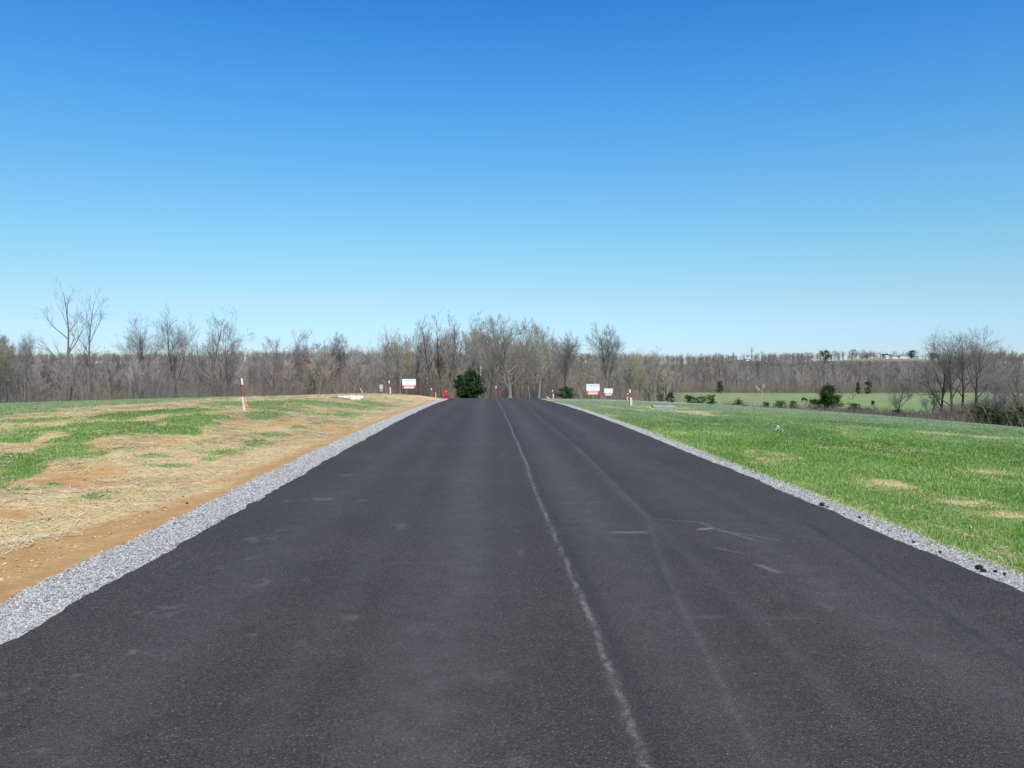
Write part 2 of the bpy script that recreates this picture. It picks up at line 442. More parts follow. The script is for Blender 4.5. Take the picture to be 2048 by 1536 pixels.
def hit(px, py):
    """where the line of sight through a photo pixel meets the ground"""
    k = (py - 735.0) / FPX; dd = np.linspace(3, 90, 1800)
    a = math.atan((px - 1024) / FPX) + YAW; L = dd / math.cos(a - YAW)
    xs_, ys_ = L * math.sin(a), L * math.cos(a)
    below = (ZC - G(xs_, ys_)) <= k * dd
    i = int(np.argmax(below)) if below.any() else len(dd) - 1
    return xs_[i], ys_[i], dd[i]
def layout(lst):
    out = []
    for px, py, a, b_, p in lst:
        cx, cy, dd = hit(px, py); _, _, d1 = hit(px, py - b_); _, _, d2 = hit(px, py + b_)
        out.append((cx, cy, max(a * dd / FPX, .15), min(max(abs(d1 - d2) / 2, .25), 9.), p))
    return out
# patches measured from the photo: px, py, half width, half height, strength
GREEN_L = layout([(5, 955, 48, 34, 1), (48, 930, 42, 20, 1), (92, 908, 44, 17, 1), (140, 892, 42, 14, 1), (182, 912, 30, 10, .9), (160, 876, 36, 9, .95), (205, 862, 42, 10, 1), (240, 852, 36, 9, 1), (285, 860, 34, 9, .95), (330, 860, 36, 8, 1), (370, 866, 26, 7, .9),
    (17, 880, 30, 7, .8), (100, 856, 44, 7, .75), (51, 843, 60, 3, .7), (237, 831, 46, 5, .8), (305, 826, 46, 6, 1), (372, 841, 52, 7, 1), (423, 834, 40, 5, 1), (400, 823, 50, 3, .8), (528, 832, 24, 9, 1), (570, 818, 44, 5, 1), (525, 806, 70, 5, 1), (620, 808, 50, 6, .9), (690, 812, 46, 5, .9),
    (600, 858, 36, 5, .6), (560, 872, 34, 5, .55), (520, 888, 40, 7, .6), (480, 903, 44, 7, .55), (406, 884, 30, 4, .5), (247, 898, 16, 4, .7), (315, 914, 34, 6, .45), (281, 970, 34, 9, .5), (227, 985, 28, 8, .45), (95, 973, 16, 6, .7), (650, 846, 26, 4, .6), (700, 826, 36, 4, .7), (760, 812, 36, 4, .8), (640, 830, 20, 3, .5),
    (20, 1045, 30, 10, .35), (90, 1040, 20, 8, .3), (160, 1010, 30, 8, .3), (340, 935, 30, 5, .35), (420, 920, 26, 4, .35), (20, 985, 26, 6, .5), (540, 905, 20, 4, .3), (585, 925, 16, 3, .5), (178, 1078, 18, 5, .3), (245, 1060, 12, 5, .35)])
DRY_R = layout([(1724, 944, 45, 11, .45), (1779, 971, 34, 8, .95), (1790, 950, 30, 5, .5), (1883, 998, 46, 7, .65), (1965, 1010, 60, 10, .75), (2036, 1031, 24, 10, .6), (2020, 947, 44, 6, .55), (1855, 984, 14, 6, .4), (1762, 1018, 16, 5, .5), (2006, 1103, 20, 10, .5), (1593, 892, 26, 5, .35), (1981, 876, 55, 4, .5), (1896, 870, 34, 3, .5),
    (1375, 824, 42, 6, 1), (1330, 818, 50, 4, .9), (1300, 815, 34, 3, .8), (1244, 817, 46, 2.5, .7), (1278, 821, 40, 3, .75), (1210, 832, 24, 3, .6), (1244, 846, 20, 4, .45), (1390, 892, 20, 6, .4), (1288, 862, 16, 4, .4), (1135, 797, 46, 1.5, .9), (1500, 905, 16, 5, .3), (1640, 960, 20, 6, .35), (1700, 1000, 20, 6, .35), (1860, 1060, 20, 6, .4), (1940, 1075, 26, 7, .35), (1600, 845, 50, 3, .3), (1520, 833, 40, 2, .4), (1190, 826, 14, 3, .4)])
def cover(x, y):
    """how much green / straw / forest / hay grows where; pale: painted grass sheen and pasture tone"""
    ax = -x; right = x > 0
    nz = fbm(x * .42 + 11, y * .20 + 5, 4); nz2 = fbm(x * 1.3, y * .55 + 30, 3)
    n6 = fbm(x * .9 + 21, y * .9 + 4, 4); n8 = fbm(x * 3.1 + 5, y * 2.2 + 14, 3)
    wx, wy = fbm(x * .8 + 2, y * .8, 3) - .5, fbm(x * .8 + 70, y * .8, 3) - .5
    def field(lst):
        d = np.zeros_like(x)
        for cx, cy, rx, ry, p in lst:
            u = (x - cx) / rx + wx * 1.9; v = (y - cy) / ry + wy * 1.9
            np.maximum(d, p * np.minimum(1, 1.35 * np.exp(-(u * u + v * v) * .75)), out=d)
        return d
    gl = field(GREEN_L)
    green = ss(.18, 1.10, .13 + .18 * ss(7.5, 10, ax) + gl * 1.35 + (n6 - .5) * 1.1 + (n8 - .5) * .9)
    far_g = ss(12.8, 15.2, ax + (nz - .5) * 4.5) * (.80 + .5 * (n6 - .3)) * ss(16, 22, y)
    green = np.maximum(green, far_g)
    green = np.maximum(green, .9 * ss(46, 62, y + 14 * (nz - .5)) * ss(5.5, 8.5, ax) * ss(.34, .5, n6 + .06))
    green = np.clip(green, 0, 1) * ss(4.2, 5.0, ax)
    edge = 3.95 + .9 * (fbm(y * .35, y * 0 + 7, 3) - .35) * (1 - .5 * ss(9, 14, y)) - .27 - .14 * ss(7.5, 12, y) + .14 * (1 - ss(5, 9, y))
    straw = ss(edge, edge + .35, ax) * ss(.24, .50, n6 + .05)
    d = field(DRY_R)
    d = ss(.25, 1.25, d * 1.05 + (n6 - .5) * 1.2 + (n8 - .5) * 1.2) * ss(0.02, .2, d)
    thin = ss(.58, .74, nz2) * .4 + ss(.6, .75, n8) * .35 * (1 - ss(5, 9, x))
    green = np.where(right, np.clip(1 - d - thin * .8, 0, 1) * ss(4.1, 4.5, x + (nz2 - .5) * .3 + .1), green)
    straw = np.clip(np.where(right, 1.0, straw), 0, 1)
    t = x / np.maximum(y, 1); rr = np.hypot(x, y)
    pale = ss(15, 50, rr + 12 * (nz - .5)) * np.where(right, 1., .6) * ss(.3, .6, green)  # grass sheen painted in as a paler tint, stronger with distance
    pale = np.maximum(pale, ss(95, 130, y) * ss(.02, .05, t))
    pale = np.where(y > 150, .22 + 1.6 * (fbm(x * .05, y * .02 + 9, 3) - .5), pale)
    forest = np.maximum(ss(116, 124, y) * (1 - ss(.16, .19, t)), ss(342, 346, y + 6 * (nz - .5)))
    forest = np.maximum(forest, ss(196, 200, y) * (1 - ss(.23, .25, t)))
    forest = np.maximum(forest, ss(60, 66, ax) * ss(100, 110, y))
    hay = np.clip(np.exp(-((x - 425) / 70) ** 4 - ((y - 820) / 55) ** 4), 0, 1)
    forest = forest * (1 - hay)
    hay = np.maximum(hay, .55 * ss(.46, .7, nz) * ss(26, 50, rr) * np.where(right & (y < 115), 1, 0))
    strip = np.exp(-((y - (186 + 14 * (fbm(x * .02, x * 0, 2) - .5))) / 9) ** 2) * ss(.22, .26, t)
    hay = np.maximum(hay, .8 * strip * (y > 120)); hay = np.maximum(hay, .35 * ss(.5, .75, nz) * (y > 180) * (y < 342))
    return green, straw, np.clip(pale, 0, 1), forest, hay
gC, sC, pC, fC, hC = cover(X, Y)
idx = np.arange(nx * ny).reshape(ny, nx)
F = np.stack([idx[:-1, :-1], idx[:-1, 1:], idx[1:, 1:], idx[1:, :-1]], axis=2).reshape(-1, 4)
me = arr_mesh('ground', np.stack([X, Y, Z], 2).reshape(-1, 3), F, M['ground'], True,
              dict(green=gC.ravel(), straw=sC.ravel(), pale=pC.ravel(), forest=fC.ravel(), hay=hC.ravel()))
obj('ground', me, kind='structure')

# ------------------------------------------------------------------ road
ry_ = np.concatenate([np.arange(-3, 3, .3), np.arange(3, 12, .035), np.arange(12, 30, .09), np.arange(30, 60, .3), np.arange(60, 112, .6)])
nxr = 230
u = np.linspace(0, 1, nxr)
jl = (fbm(ry_ * 4, ry_ * 0 + 2, 4) - .5) * .10 + (fbm(ry_ * .5, ry_ * 0 + 8, 2) - .5) * .05
jr = (fbm(ry_ * 4 + 50, ry_ * 0 + 3, 4) - .5) * .09 + (fbm(ry_ * .5 + 30, ry_ * 0 + 9, 2) - .5) * .10
XL, XR = road_l(ry_) + jl, road_r(ry_) + jr
XX = XL[:, None] + (XR - XL)[:, None] * u[None]; YY = np.repeat(ry_[:, None], nxr, 1)

def line_d(x, y, pts):
    """distance to a polyline and how far along it"""
    best = np.full(x.shape, 1e9); tt = np.zeros(x.shape)
    for i, (a, b) in enumerate(zip(pts[:-1], pts[1:])):
        ax_, ay_ = a; bx_, by_ = b; dx, dy = bx_ - ax_, by_ - ay_
        t = np.clip(((x - ax_) * dx + (y - ay_) * dy) / (dx * dx + dy * dy), 0, 1)
        d = np.hypot(x - ax_ - t * dx, y - ay_ - t * dy)
        m_ = d < best; best = np.where(m_, d, best); tt = np.where(m_, (i + t) / (len(pts) - 1), tt)
    return best, tt
def px2g(px, py):
    d = FPX * ZC / (py - 735.0)
    for _ in range(6):
        x_, y_ = ray(px, d); d = FPX * (ZC - float(road_z(y_))) / (py - 735.0)
    return ray(px, d)
scuff = np.zeros_like(XX); tar = np.zeros_like(XX); track = np.zeros_like(XX)
wv = (fbm(YY * .45, YY * 0, 2) - .5) * .05
widen = 1 + .04 * np.clip(YY - 12, 0, 60)
d = np.abs(XX - .637 - wv)
scuff = np.maximum(scuff, np.clip(1.25 - d / (.0145 * widen ** .6 * (.7 + .6 * fbm(YY * 1.7, YY * 0 + 3, 3))), 0, 1) * (.56 + .6 * (fbm(XX * 30, YY * 6, 2) - .5)))
track = np.maximum(track, .10 * np.exp(-(d / .07) ** 2))
tar = np.maximum(tar, .6 * np.exp(-((XX - .72 - wv) / .045) ** 2))
def add(A, pts, w, amp, fade=False, soft=True):
    pts = [px2g(*p) for p in pts]
    d, t = line_d(XX, YY, pts)
    v = np.exp(-(d / w) ** 2) * amp
    if fade: v = v * np.clip(np.minimum(t, 1 - t) * 5, 0, 1)
    np.maximum(A, v, out=A)
far_l = [(1046, 806), (1085, 842), (1150, 892), (1230, 975), (1302, 1040)]
add(track, far_l, .075, .20); add(tar, [(p[0] + 10, p[1] - 1) for p in far_l], .07, .5)
add(scuff, [(1150, 892), (1302, 1040)], .03, .12)
add(track, [(1300, 1040), (1318, 1110), (1352, 1190), (1402, 1285), (1460, 1400), (1530, 1536)], .085, .20)
add(scuff, [(1300, 1040), (1318, 1110), (1352, 1190), (1402, 1285), (1460, 1400), (1530, 1536)], .02, .13)
add(track, [(1300, 1040), (1400, 1130), (1520, 1240), (1640, 1360), (1760, 1500)], .07, .16)
add(tar, [(1306, 1044), (1312, 1110), (1340, 1190)], .05, .5)
add(track, [(1060, 800), (1200, 880), (1400, 965), (1640, 1080), (1850, 1200), (2048, 1322)], .14, .16)
add(tar, [(1628, 1052), (1850, 1200), (2048, 1330), (2200, 1420)], .035, .9)
add(tar, [(1310, 1042), (1450, 1040), (1640, 1050)], .035, .6); add(tar, [(1320, 1030), (1400, 1043)], .03, .4)
add(scuff, [(1310, 1040), (1400, 1044), (1445, 1062), (1560, 1080)], .018, .35)
add(scuff, [(1218, 1066), (1304, 1065)], .030, .7, True)
add(scuff, [(1395, 1060), (1432, 1056)], .028, .95, True); add(scuff, [(1430, 1057), (1520, 1083)], .018, .5, True)
add(scuff, [(1512, 1128), (1566, 1148)], .03, .6, True); add(scuff, [(1420, 1094), (1500, 1110)], .018, .3, True)
add(track, [(1350, 1238), (1460, 1236)], .035, .5, True); add(track, [(1800, 1240), (1900, 1245)], .04, .4, True)
add(scuff, [(1105, 1008), (1250, 1005)], .012, .28, True); add(track, [(1500, 1240), (1640, 1238)], .03, .35, True)
for gx, w, a_ in ((-.25, .33, .30), (-1.85, .28, .17), (1.15, .30, .24), (2.5, .3, .22), (-1.05, .16, .10), (.25, .12, .08)):
    track = np.maximum(track, a_ * np.exp(-((XX - gx - .2 * (fbm(YY * .1, YY * 0 + gx, 2) - .5)) / w) ** 2) * (.5 + fbm(XX * 2, YY * .3, 3)))
rs = np.random.default_rng(21)
marks = [(325, 1222, 42, 11, .55), (640, 998, 30, 4, .5), (520, 1077, 30, 6, .6), (470, 1403, 26, 8, .5), (138, 1354, 14, 5, .7), (252, 1306, 14, 5, .7), (84, 1501, 16, 9, .6), (134, 1524, 12, 5, .6), (600, 1290, 12, 6, .3), (505, 1270, 14, 4, .5), (690, 950, 22, 3, .4), (735, 915, 18, 2, .4), (780, 892, 16, 2, .4), (830, 860, 14, 1.5, .35), (450, 1190, 14, 5, .4), (440, 1137, 12, 3, .35), (320, 1480, 18, 9, .3), (442, 1500, 16, 9, .3), (585, 1238, 12, 9, .3), (265, 1226, 16, 5, .35), (485, 1128, 10, 3, .4), (560, 1060, 12, 3, .3), (1270, 975, 10, 2, .25), (30, 1380, 24, 7, .3), (610, 1160, 14, 3, .25), (400, 1185, 10, 3, .4)]
for px, py, a, b_, s_ in marks:
    cx, cy = px2g(px, py); dd = math.hypot(cx, cy)
    rx = a * dd / FPX; ryy = b_ * dd * dd / (FPX * ZC)
    uu = np.hypot((XX - cx) / rx, (YY - cy) / ryy)
    scuff = np.maximum(scuff, .62 * s_ * np.clip(1.2 - uu, 0, 1) ** .8 * ss(.42, .58, fbm(XX * 14, YY * 9 + px, 3)))
for k in range(120):
    cx, cy = rs.uniform(-2.6, 3.6), 3.2 + 30 * rs.random() ** 1.6
    if cx > .3 and rs.random() < .7: continue
    r1, r2 = rs.uniform(.02, .10), rs.uniform(.03, .22)
    sel = (np.abs(ry_ - cy) < r2 * 1.3)
    if not sel.any(): continue
    uu = np.hypot((XX[sel] - cx) / r1, (YY[sel] - cy) / r2)
    scuff[sel] = np.maximum(scuff[sel], rs.uniform(.08, .26) * np.clip(1.2 - uu, 0, 1) ** .6 * ss(.42, .6, fbm(XX[sel] * 14, YY[sel] * 9 + k, 3)))
ZZ = road_z(YY) + .0 * XX + .012 * np.clip(1 - ((XX - .53) / 3.3) ** 2, 0, 1) - .012
ZZ = ZZ + .004 * np.exp(-((XX - .637 - wv) / .08) ** 2) + (fbm(XX * 9, YY * 9, 2) - .5) * .003
nr = len(ry_)
# skirts: repeat the edge columns lower down
XA = np.concatenate([XX[:, :1] - .03, XX, XX[:, -1:] + .03], 1); YA = np.concatenate([YY[:, :1], YY, YY[:, -1:]], 1)
ZA = np.concatenate([ZZ[:, :1] - .07, ZZ, ZZ[:, -1:] - .07], 1)
cat = lambda a: np.concatenate([a[:, :1], a, a[:, -1:]], 1).ravel()
nc = nxr + 2
idx = np.arange(nr * nc).reshape(nr, nc)
F = np.stack([idx[:-1, :-1], idx[:-1, 1:], idx[1:, 1:], idx[1:, :-1]], axis=2).reshape(-1, 4)
obj('road', arr_mesh('road', np.stack([XA, YA, ZA], 2).reshape(-1, 3), F, M['asphalt'], True, dict(scuff=cat(scuff), tar=cat(tar), track=cat(track))), kind='structure')

# gravel shoulders
def gout_l(y): return -3.36 - .04 * ss(6, 12, y) + .08 * ss(12, 40, y) + .13 * (fbm(y * 1.3, y * 0 + 4, 4) - .5) - .75 * ss(52, 78, y) - 4.5 * ss(80, 96, y)
def gout_r(y): return np.where(y < 46, 4.19 + .10 * (fbm(y * 1.6 + 9, y * 0 + 6, 4) - .5) - .22 * ss(38, 46, y), 3.9 + .8 * ss(62, 84, y))
gy = np.concatenate([np.arange(-3, 30, .07), np.arange(30, 92, .4)])
for side, ex in ((-1, gout_l(gy)), (1, gout_r(gy))):
    yl = gy if side < 0 else gy[gy < 46]
    ex = ex[:len(yl)]
    inner = (road_l(yl) + .25) if side < 0 else (road_r(yl) - .25)
    tt = np.linspace(0, 1, 14)
    gx = inner[:, None] + (ex - inner)[:, None] * tt[None]; gyy = np.repeat(yl[:, None], 14, 1)
    gz = road_z(gyy) - .028 - .012 * tt[None] + (fbm(gx * 12, gyy * 12, 2) - .5) * .012
    gz[:, -1] -= .07
    nn = len(yl); idx = np.arange(nn * 14).reshape(nn, 14)
    F = np.stack([idx[:-1, :-1], idx[:-1, 1:], idx[1:, 1:], idx[1:, :-1]], axis=2).reshape(-1, 4)
    if side < 0: F = F[:, ::-1]
    obj('gravel_shoulder', arr_mesh('gravel_shoulder', np.stack([gx, gyy, gz], 2).reshape(-1, 3), F, M['gravel'], True), kind='structure')

# loose stones: squashed, broken octahedra
def scatter(name, x, y, z, size, material, tint, flat=.6, rng=R, **props):
    n = len(x)
    base = np.array([[1, 0, 0], [0, 1, 0], [-1, 0, 0], [0, -1, 0], [0, 0, 1], [0, 0, -1.]])
    V = base[None] * (1 + .45 * (rng.random((n, 6, 1)) - .5)) + .28 * (rng.random((n, 6, 3)) - .5)
    V = V * size[:, None, None] * np.array([1, 1, flat])
    # random tumble
    a = rng.random(n) * 6.28; b = (rng.random(n) - .5) * 1.2
    ca, sa, cb, sb = np.cos(a), np.sin(a), np.cos(b), np.sin(b)
    x1 = V[:, :, 0]; z1 = V[:, :, 2]
    V2 = V.copy(); V2[:, :, 0] = x1 * cb[:, None] + z1 * sb[:, None]; V2[:, :, 2] = -x1 * sb[:, None] + z1 * cb[:, None]
    V3 = V2.copy(); V3[:, :, 0] = V2[:, :, 0] * ca[:, None] - V2[:, :, 1] * sa[:, None]; V3[:, :, 1] = V2[:, :, 0] * sa[:, None] + V2[:, :, 1] * ca[:, None]
    V3 += np.stack([x, y, z], 1)[:, None]
    T = np.array([[0, 1, 4], [1, 2, 4], [2, 3, 4], [3, 0, 4], [1, 0, 5], [2, 1, 5], [3, 2, 5], [0, 3, 5]])
    F = (np.arange(n)[:, None, None] * 6 + T[None]).reshape(-1, 3)
    return obj(name, arr_mesh(name, V3.reshape(-1, 3), F, material, False, dict(tint=np.repeat(tint, 6))), **props)
def near_y(n, a, b, p, rng=R): return a + (b - a) * rng.random(n) ** p
n = 100000
y = near_y(n, 3.8, 60, 2.3); t = R.random(n)
x = road_l(y) + .02 + (gout_l(y) - road_l(y) - .03) * t ** .95 - .05 * R.random(n) ** 6
sz = (.005 + .0075 * R.random(n) ** 1.5) * (1 + .035 * (y - 4))
z = road_z(y) - .026 - .012 * t + sz * .25
scatter('gravel_stones', x, y, z, sz, M['stone'], R.random(n), kind='stuff', label='loose grey crushed stone on the wide left road shoulder', category='gravel')
n = 34000
y = near_y(n, 5, 46, 2.0); t = R.random(n)
x = road_r(y) - .02 + (gout_r(y) - road_r(y) + .05) * t + .05 * R.random(n) ** 5
sz = (.006 + .009 * R.random(n)) * (1 + .03 * (y - 4))
z = road_z(y) - .026 - .01 * t + sz * .3
scatter('gravel_stones', x, y, z, sz, M['stone'], R.random(n) * .9 + .05, kind='stuff', label='loose grey crushed stone on the narrow right road shoulder', category='gravel')
# clay clods and pale pebbles on the left verge
n = 9000
y = near_y(n, 4, 60, 1.8); x = -3.75 - 14 * R.random(n) ** 2.0
z = G(x, y)
gC_, sC_, *_ = cover(x, y)
k = R.random(n) > gC_ * .9
sz = (.006 + .016 * R.random(n) ** 3) * (1 + .03 * (y - 4))
scatter('clay_clods', x[k], y[k], z[k] + sz[k] * .2, sz[k], M['clod'], R.random(k.sum()), kind='stuff', label='small clay clods and pebbles on the bare left verge', category='clods')
# dark asphalt crumbs on the right shoulder
def blob_mesh(name, r, material, seed, sq=.65, nu=12, nv=8, rough=.35):
    rg = np.random.default_rng(seed); V = []; 
    ph = np.linspace(0, math.pi, nv)
    for i, p in enumerate(ph):
        for j in range(nu):
            a = 2 * math.pi * j / nu
            k = 1 + rough * (rg.random() - .5)
            if i in (0, nv - 1): k = 1
            V.append((r * k * math.sin(p) * math.cos(a), r * k * math.sin(p) * math.sin(a), -r * sq * k * math.cos(p)))
    Q = [(i * nu + j, i * nu + (j + 1) % nu, (i + 1) * nu + (j + 1) % nu, (i + 1) * nu + j) for i in range(nv - 1) for j in range(nu)]
    return arr_mesh(name, np.array(V), np.array(Q), material)
crumbs = [(1646, 1009, .042, 'dark asphalt crumb on the right gravel, largest of those halfway along'), (1657, 1013, .022, 'small dark asphalt crumb just beside the largest one on the right gravel'),
          (1722, 1033, .020, 'single dark asphalt crumb on the right gravel, alone'), (1770, 1070, .018, 'tiny dark asphalt crumb at the asphalt edge of the right gravel'),
          (1831, 1083, .020, 'dark asphalt crumb in the middle of the right gravel strip'), (1884, 1103, .020, 'dark asphalt crumb low on the inner edge of the right gravel'),
          (1963, 1135, .036, 'wide dark asphalt crumb nearest the right picture edge'), (1972, 1141, .028, 'dark asphalt crumb touching the wide one on the near right gravel'),
          (1996, 1141, .020, 'dark asphalt crumb on the near right gravel beside the grass'), (2014, 1146, .018, 'small dark asphalt crumb at the far right edge of the picture'),
          (372, 1005, .020, 'dark crumb lying on the left gravel shoulder')]
for i, (px, py, r_, lab) in enumerate(crumbs):
    cx, cy = px2g(px, py)
    r_ *= .8
    obj('asphalt_crumb', blob_mesh('asphalt_crumb', r_, M['crumb'], i, .7), loc=(cx, cy, float(road_z(cy)) - .02 + r_ * .5), label=lab, category='asphalt crumb', group='dark asphalt crumbs on the gravel')

# ------------------------------------------------------------------ grass blades and straw
def blades(n, xr, yr, ypow, side, h0, h1, rng, key):
    y = near_y(n, yr[0], yr[1], ypow, rng); x = xr[0] + (xr[1] - xr[0]) * rng.random(n)
    t = x / y; ok = (t > -.68) & (t < .72); x, y = x[ok], y[ok]
    g, s, pl, *_ = cover(x, y)
    keep = rng.random(len(x)) < np.clip(g * 1.12 - .06, 0, 1) + .40 * (s > .3) * ss(.46, .64, fbm(x * 1.3, y * .7, 3)) * (x < 0) + .35 * (s > .3) * (x > 0)
    x, y, g, pl = x[keep], y[keep], g[keep], pl[keep]
    z = G(x, y); m = len(x)
    sc = 1 + np.clip(y - 8, 0, 60) * .048
    h = (h0 + (h1 - h0) * rng.random(m)) * (.7 + .6 * fbm(x * 1.1, y * 1.1, 2)) * (.55 + .45 * g) * np.minimum(sc, 1.2)
    w = .0042 * sc * (.7 + .6 * rng.random(m))
    a = rng.random(m) * 6.283; la = rng.random(m) * 6.283; ln = h * (.25 + .75 * rng.random(m))
    bx, by = np.cos(a) * w, np.sin(a) * w
    tx, ty = np.cos(la) * ln, np.sin(la) * ln
    V = np.empty((m, 5, 3))
    V[:, 0] = np.stack([x - bx, y - by, z - .01], 1); V[:, 1] = np.stack([x + bx, y + by, z - .01], 1)
    V[:, 2] = np.stack([x + tx * .35 + bx * .8, y + ty * .35 + by * .8, z + h * .6], 1)
    V[:, 3] = np.stack([x + tx * .35 - bx * .8, y + ty * .35 - by * .8, z + h * .6], 1)
    V[:, 4] = np.stack([x + tx, y + ty, z + h * .95], 1)
    b = np.arange(m)[:, None] * 5
    Q = b + np.array([[0, 1, 2, 3]]); T = b + np.array([[3, 2, 4]])
    tint = np.clip(.06 + .62 * rng.random(m) + .8 * (fbm(x * .5, y * .35, 3) - .45) + .12 * (1 - g), 0, .9)
    tint = np.where(rng.random(m) < .03, .94, tint)
    dead = rng.random(m) < .035 + .10 * (1 - g)
    tint = np.where(dead, 1, tint)
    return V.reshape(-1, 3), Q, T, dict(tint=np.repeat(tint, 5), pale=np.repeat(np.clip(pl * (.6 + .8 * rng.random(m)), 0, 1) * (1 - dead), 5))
V, Q, T, ti = blades(1000000, (4.05, 34), (5.4, 50), 1.5, 1, .020, .052, np.random.default_rng(1), 0)
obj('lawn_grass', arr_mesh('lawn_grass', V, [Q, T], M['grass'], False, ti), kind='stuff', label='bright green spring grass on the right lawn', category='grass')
V, Q, T, ti = blades(600000, (-32, -4.2), (6.5, 52), 1.35, -1, .02, .058, np.random.default_rng(2), 0)
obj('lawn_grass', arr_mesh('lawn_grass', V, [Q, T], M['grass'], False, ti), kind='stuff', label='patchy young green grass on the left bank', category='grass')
def straws(n, xr, yr, ypow, rng, right=False):
    y = near_y(n, yr[0], yr[1], ypow, rng); x = xr[0] + (xr[1] - xr[0]) * rng.random(n)
    t = x / y; ok = (t > -.68) & (t < .72); x, y = x[ok], y[ok]
    g, s, *_ = cover(x, y)
    thick = ss(.38, .62, fbm(x * .9 + 3, y * .45, 3))
    keep = rng.random(len(x)) < (s * (1 - .75 * g) * (.2 + .8 * thick) if not right else np.clip((1 - g) * 1.2 - .1, 0, 1) * s + .02)
    x, y = x[keep], y[keep]; z = G(x, y); m = len(x)
    sc = 1 + np.clip(y - 7, 0, 60) * .045
    L = (.03 + .09 * rng.random(m)) * np.minimum(sc, 2); w = .0022 * sc * (.7 + .8 * rng.random(m))
    a = rng.random(m) * 6.283; dx, dy = np.cos(a) * L, np.sin(a) * L; px, py = -np.sin(a) * w, np.cos(a) * w
    za = z + .006 + .022 * rng.random(m); zb = z + .006 + .03 * rng.random(m)
    V = np.stack([np.stack([x - dx - px, y - dy - py, za], 1), np.stack([x - dx + px, y - dy + py, za], 1), np.stack([x + dx + px, y + dy + py, zb], 1), np.stack([x + dx - px, y + dy - py, zb], 1)], 1)
    F = np.arange(m * 4).reshape(-1, 4)
    return V.reshape(-1, 3), F, np.repeat(np.clip(rng.normal(.6, .25, m), 0, 1), 4)
V, F, ti = straws(640000, (-20, -3.9), (4.5, 48), 1.5, np.random.default_rng(4))
obj('straw_mulch', arr_mesh('straw_mulch', V, F, M['straw'], False, dict(tint=ti)), kind='stuff', label='pale straw mulch strewn over the clay of the left bank', category='straw')
V, F, ti = straws(200000, (4.3, 24), (6, 56), 1.2, np.random.default_rng(5), True)
obj('straw_mulch', arr_mesh('straw_mulch', V, F, M['straw'], False, dict(tint=ti)), kind='stuff', label='dry straw lying in the thin patches of the right lawn', category='straw')
# weeds
def weed(px, py, seed, n_, size, lab, material, name='weed'):
    cx, cy = px2g(px, py); 
    for _ in range(8): 
        zz = g1(cx, cy); dd = FPX * (ZC - zz) / (py - 735.); cx, cy = ray(px, dd)
    rg = random.Random(seed); mb = MB()
    for k in range(n_):
        a = rg.random() * 6.28; L = size * rg.uniform(.6, 1); w = size * .16; up = rg.uniform(.25, .9)
        c, s = math.cos(a), math.sin(a); pts = [(0, 0, 0), (c * L * .5 - s * w, s * L * .5 + c * w, L * up), (c * L, s * L, L * up * .7), (c * L * .5 + s * w, s * L * .5 - c * w, L * up)]
        mb.add(pts, Q=[(0, 1, 2, 3)])
    obj(name, mb.mesh(name, material), loc=(cx, cy, g1(cx, cy) - .005), label=lab, category='weed', group='broad leaved weeds in the right lawn')
weed(1556, 864, 1, 16, .22, 'pale broad leaved weed in the middle of the right lawn', M['weed'])
weed(1570, 869, 5, 10, .15, 'smaller pale weed just right of the larger pale one', M['weed'])
weed(1641, 881, 2, 14, .15, 'small dark leaved weed right of the two pale ones', M['cedar_'] if 'cedar_' in M else M['weed'])
weed(1602, 921, 3, 10, .09, 'low bluish weed nearer the road in the right lawn', M['weed'])

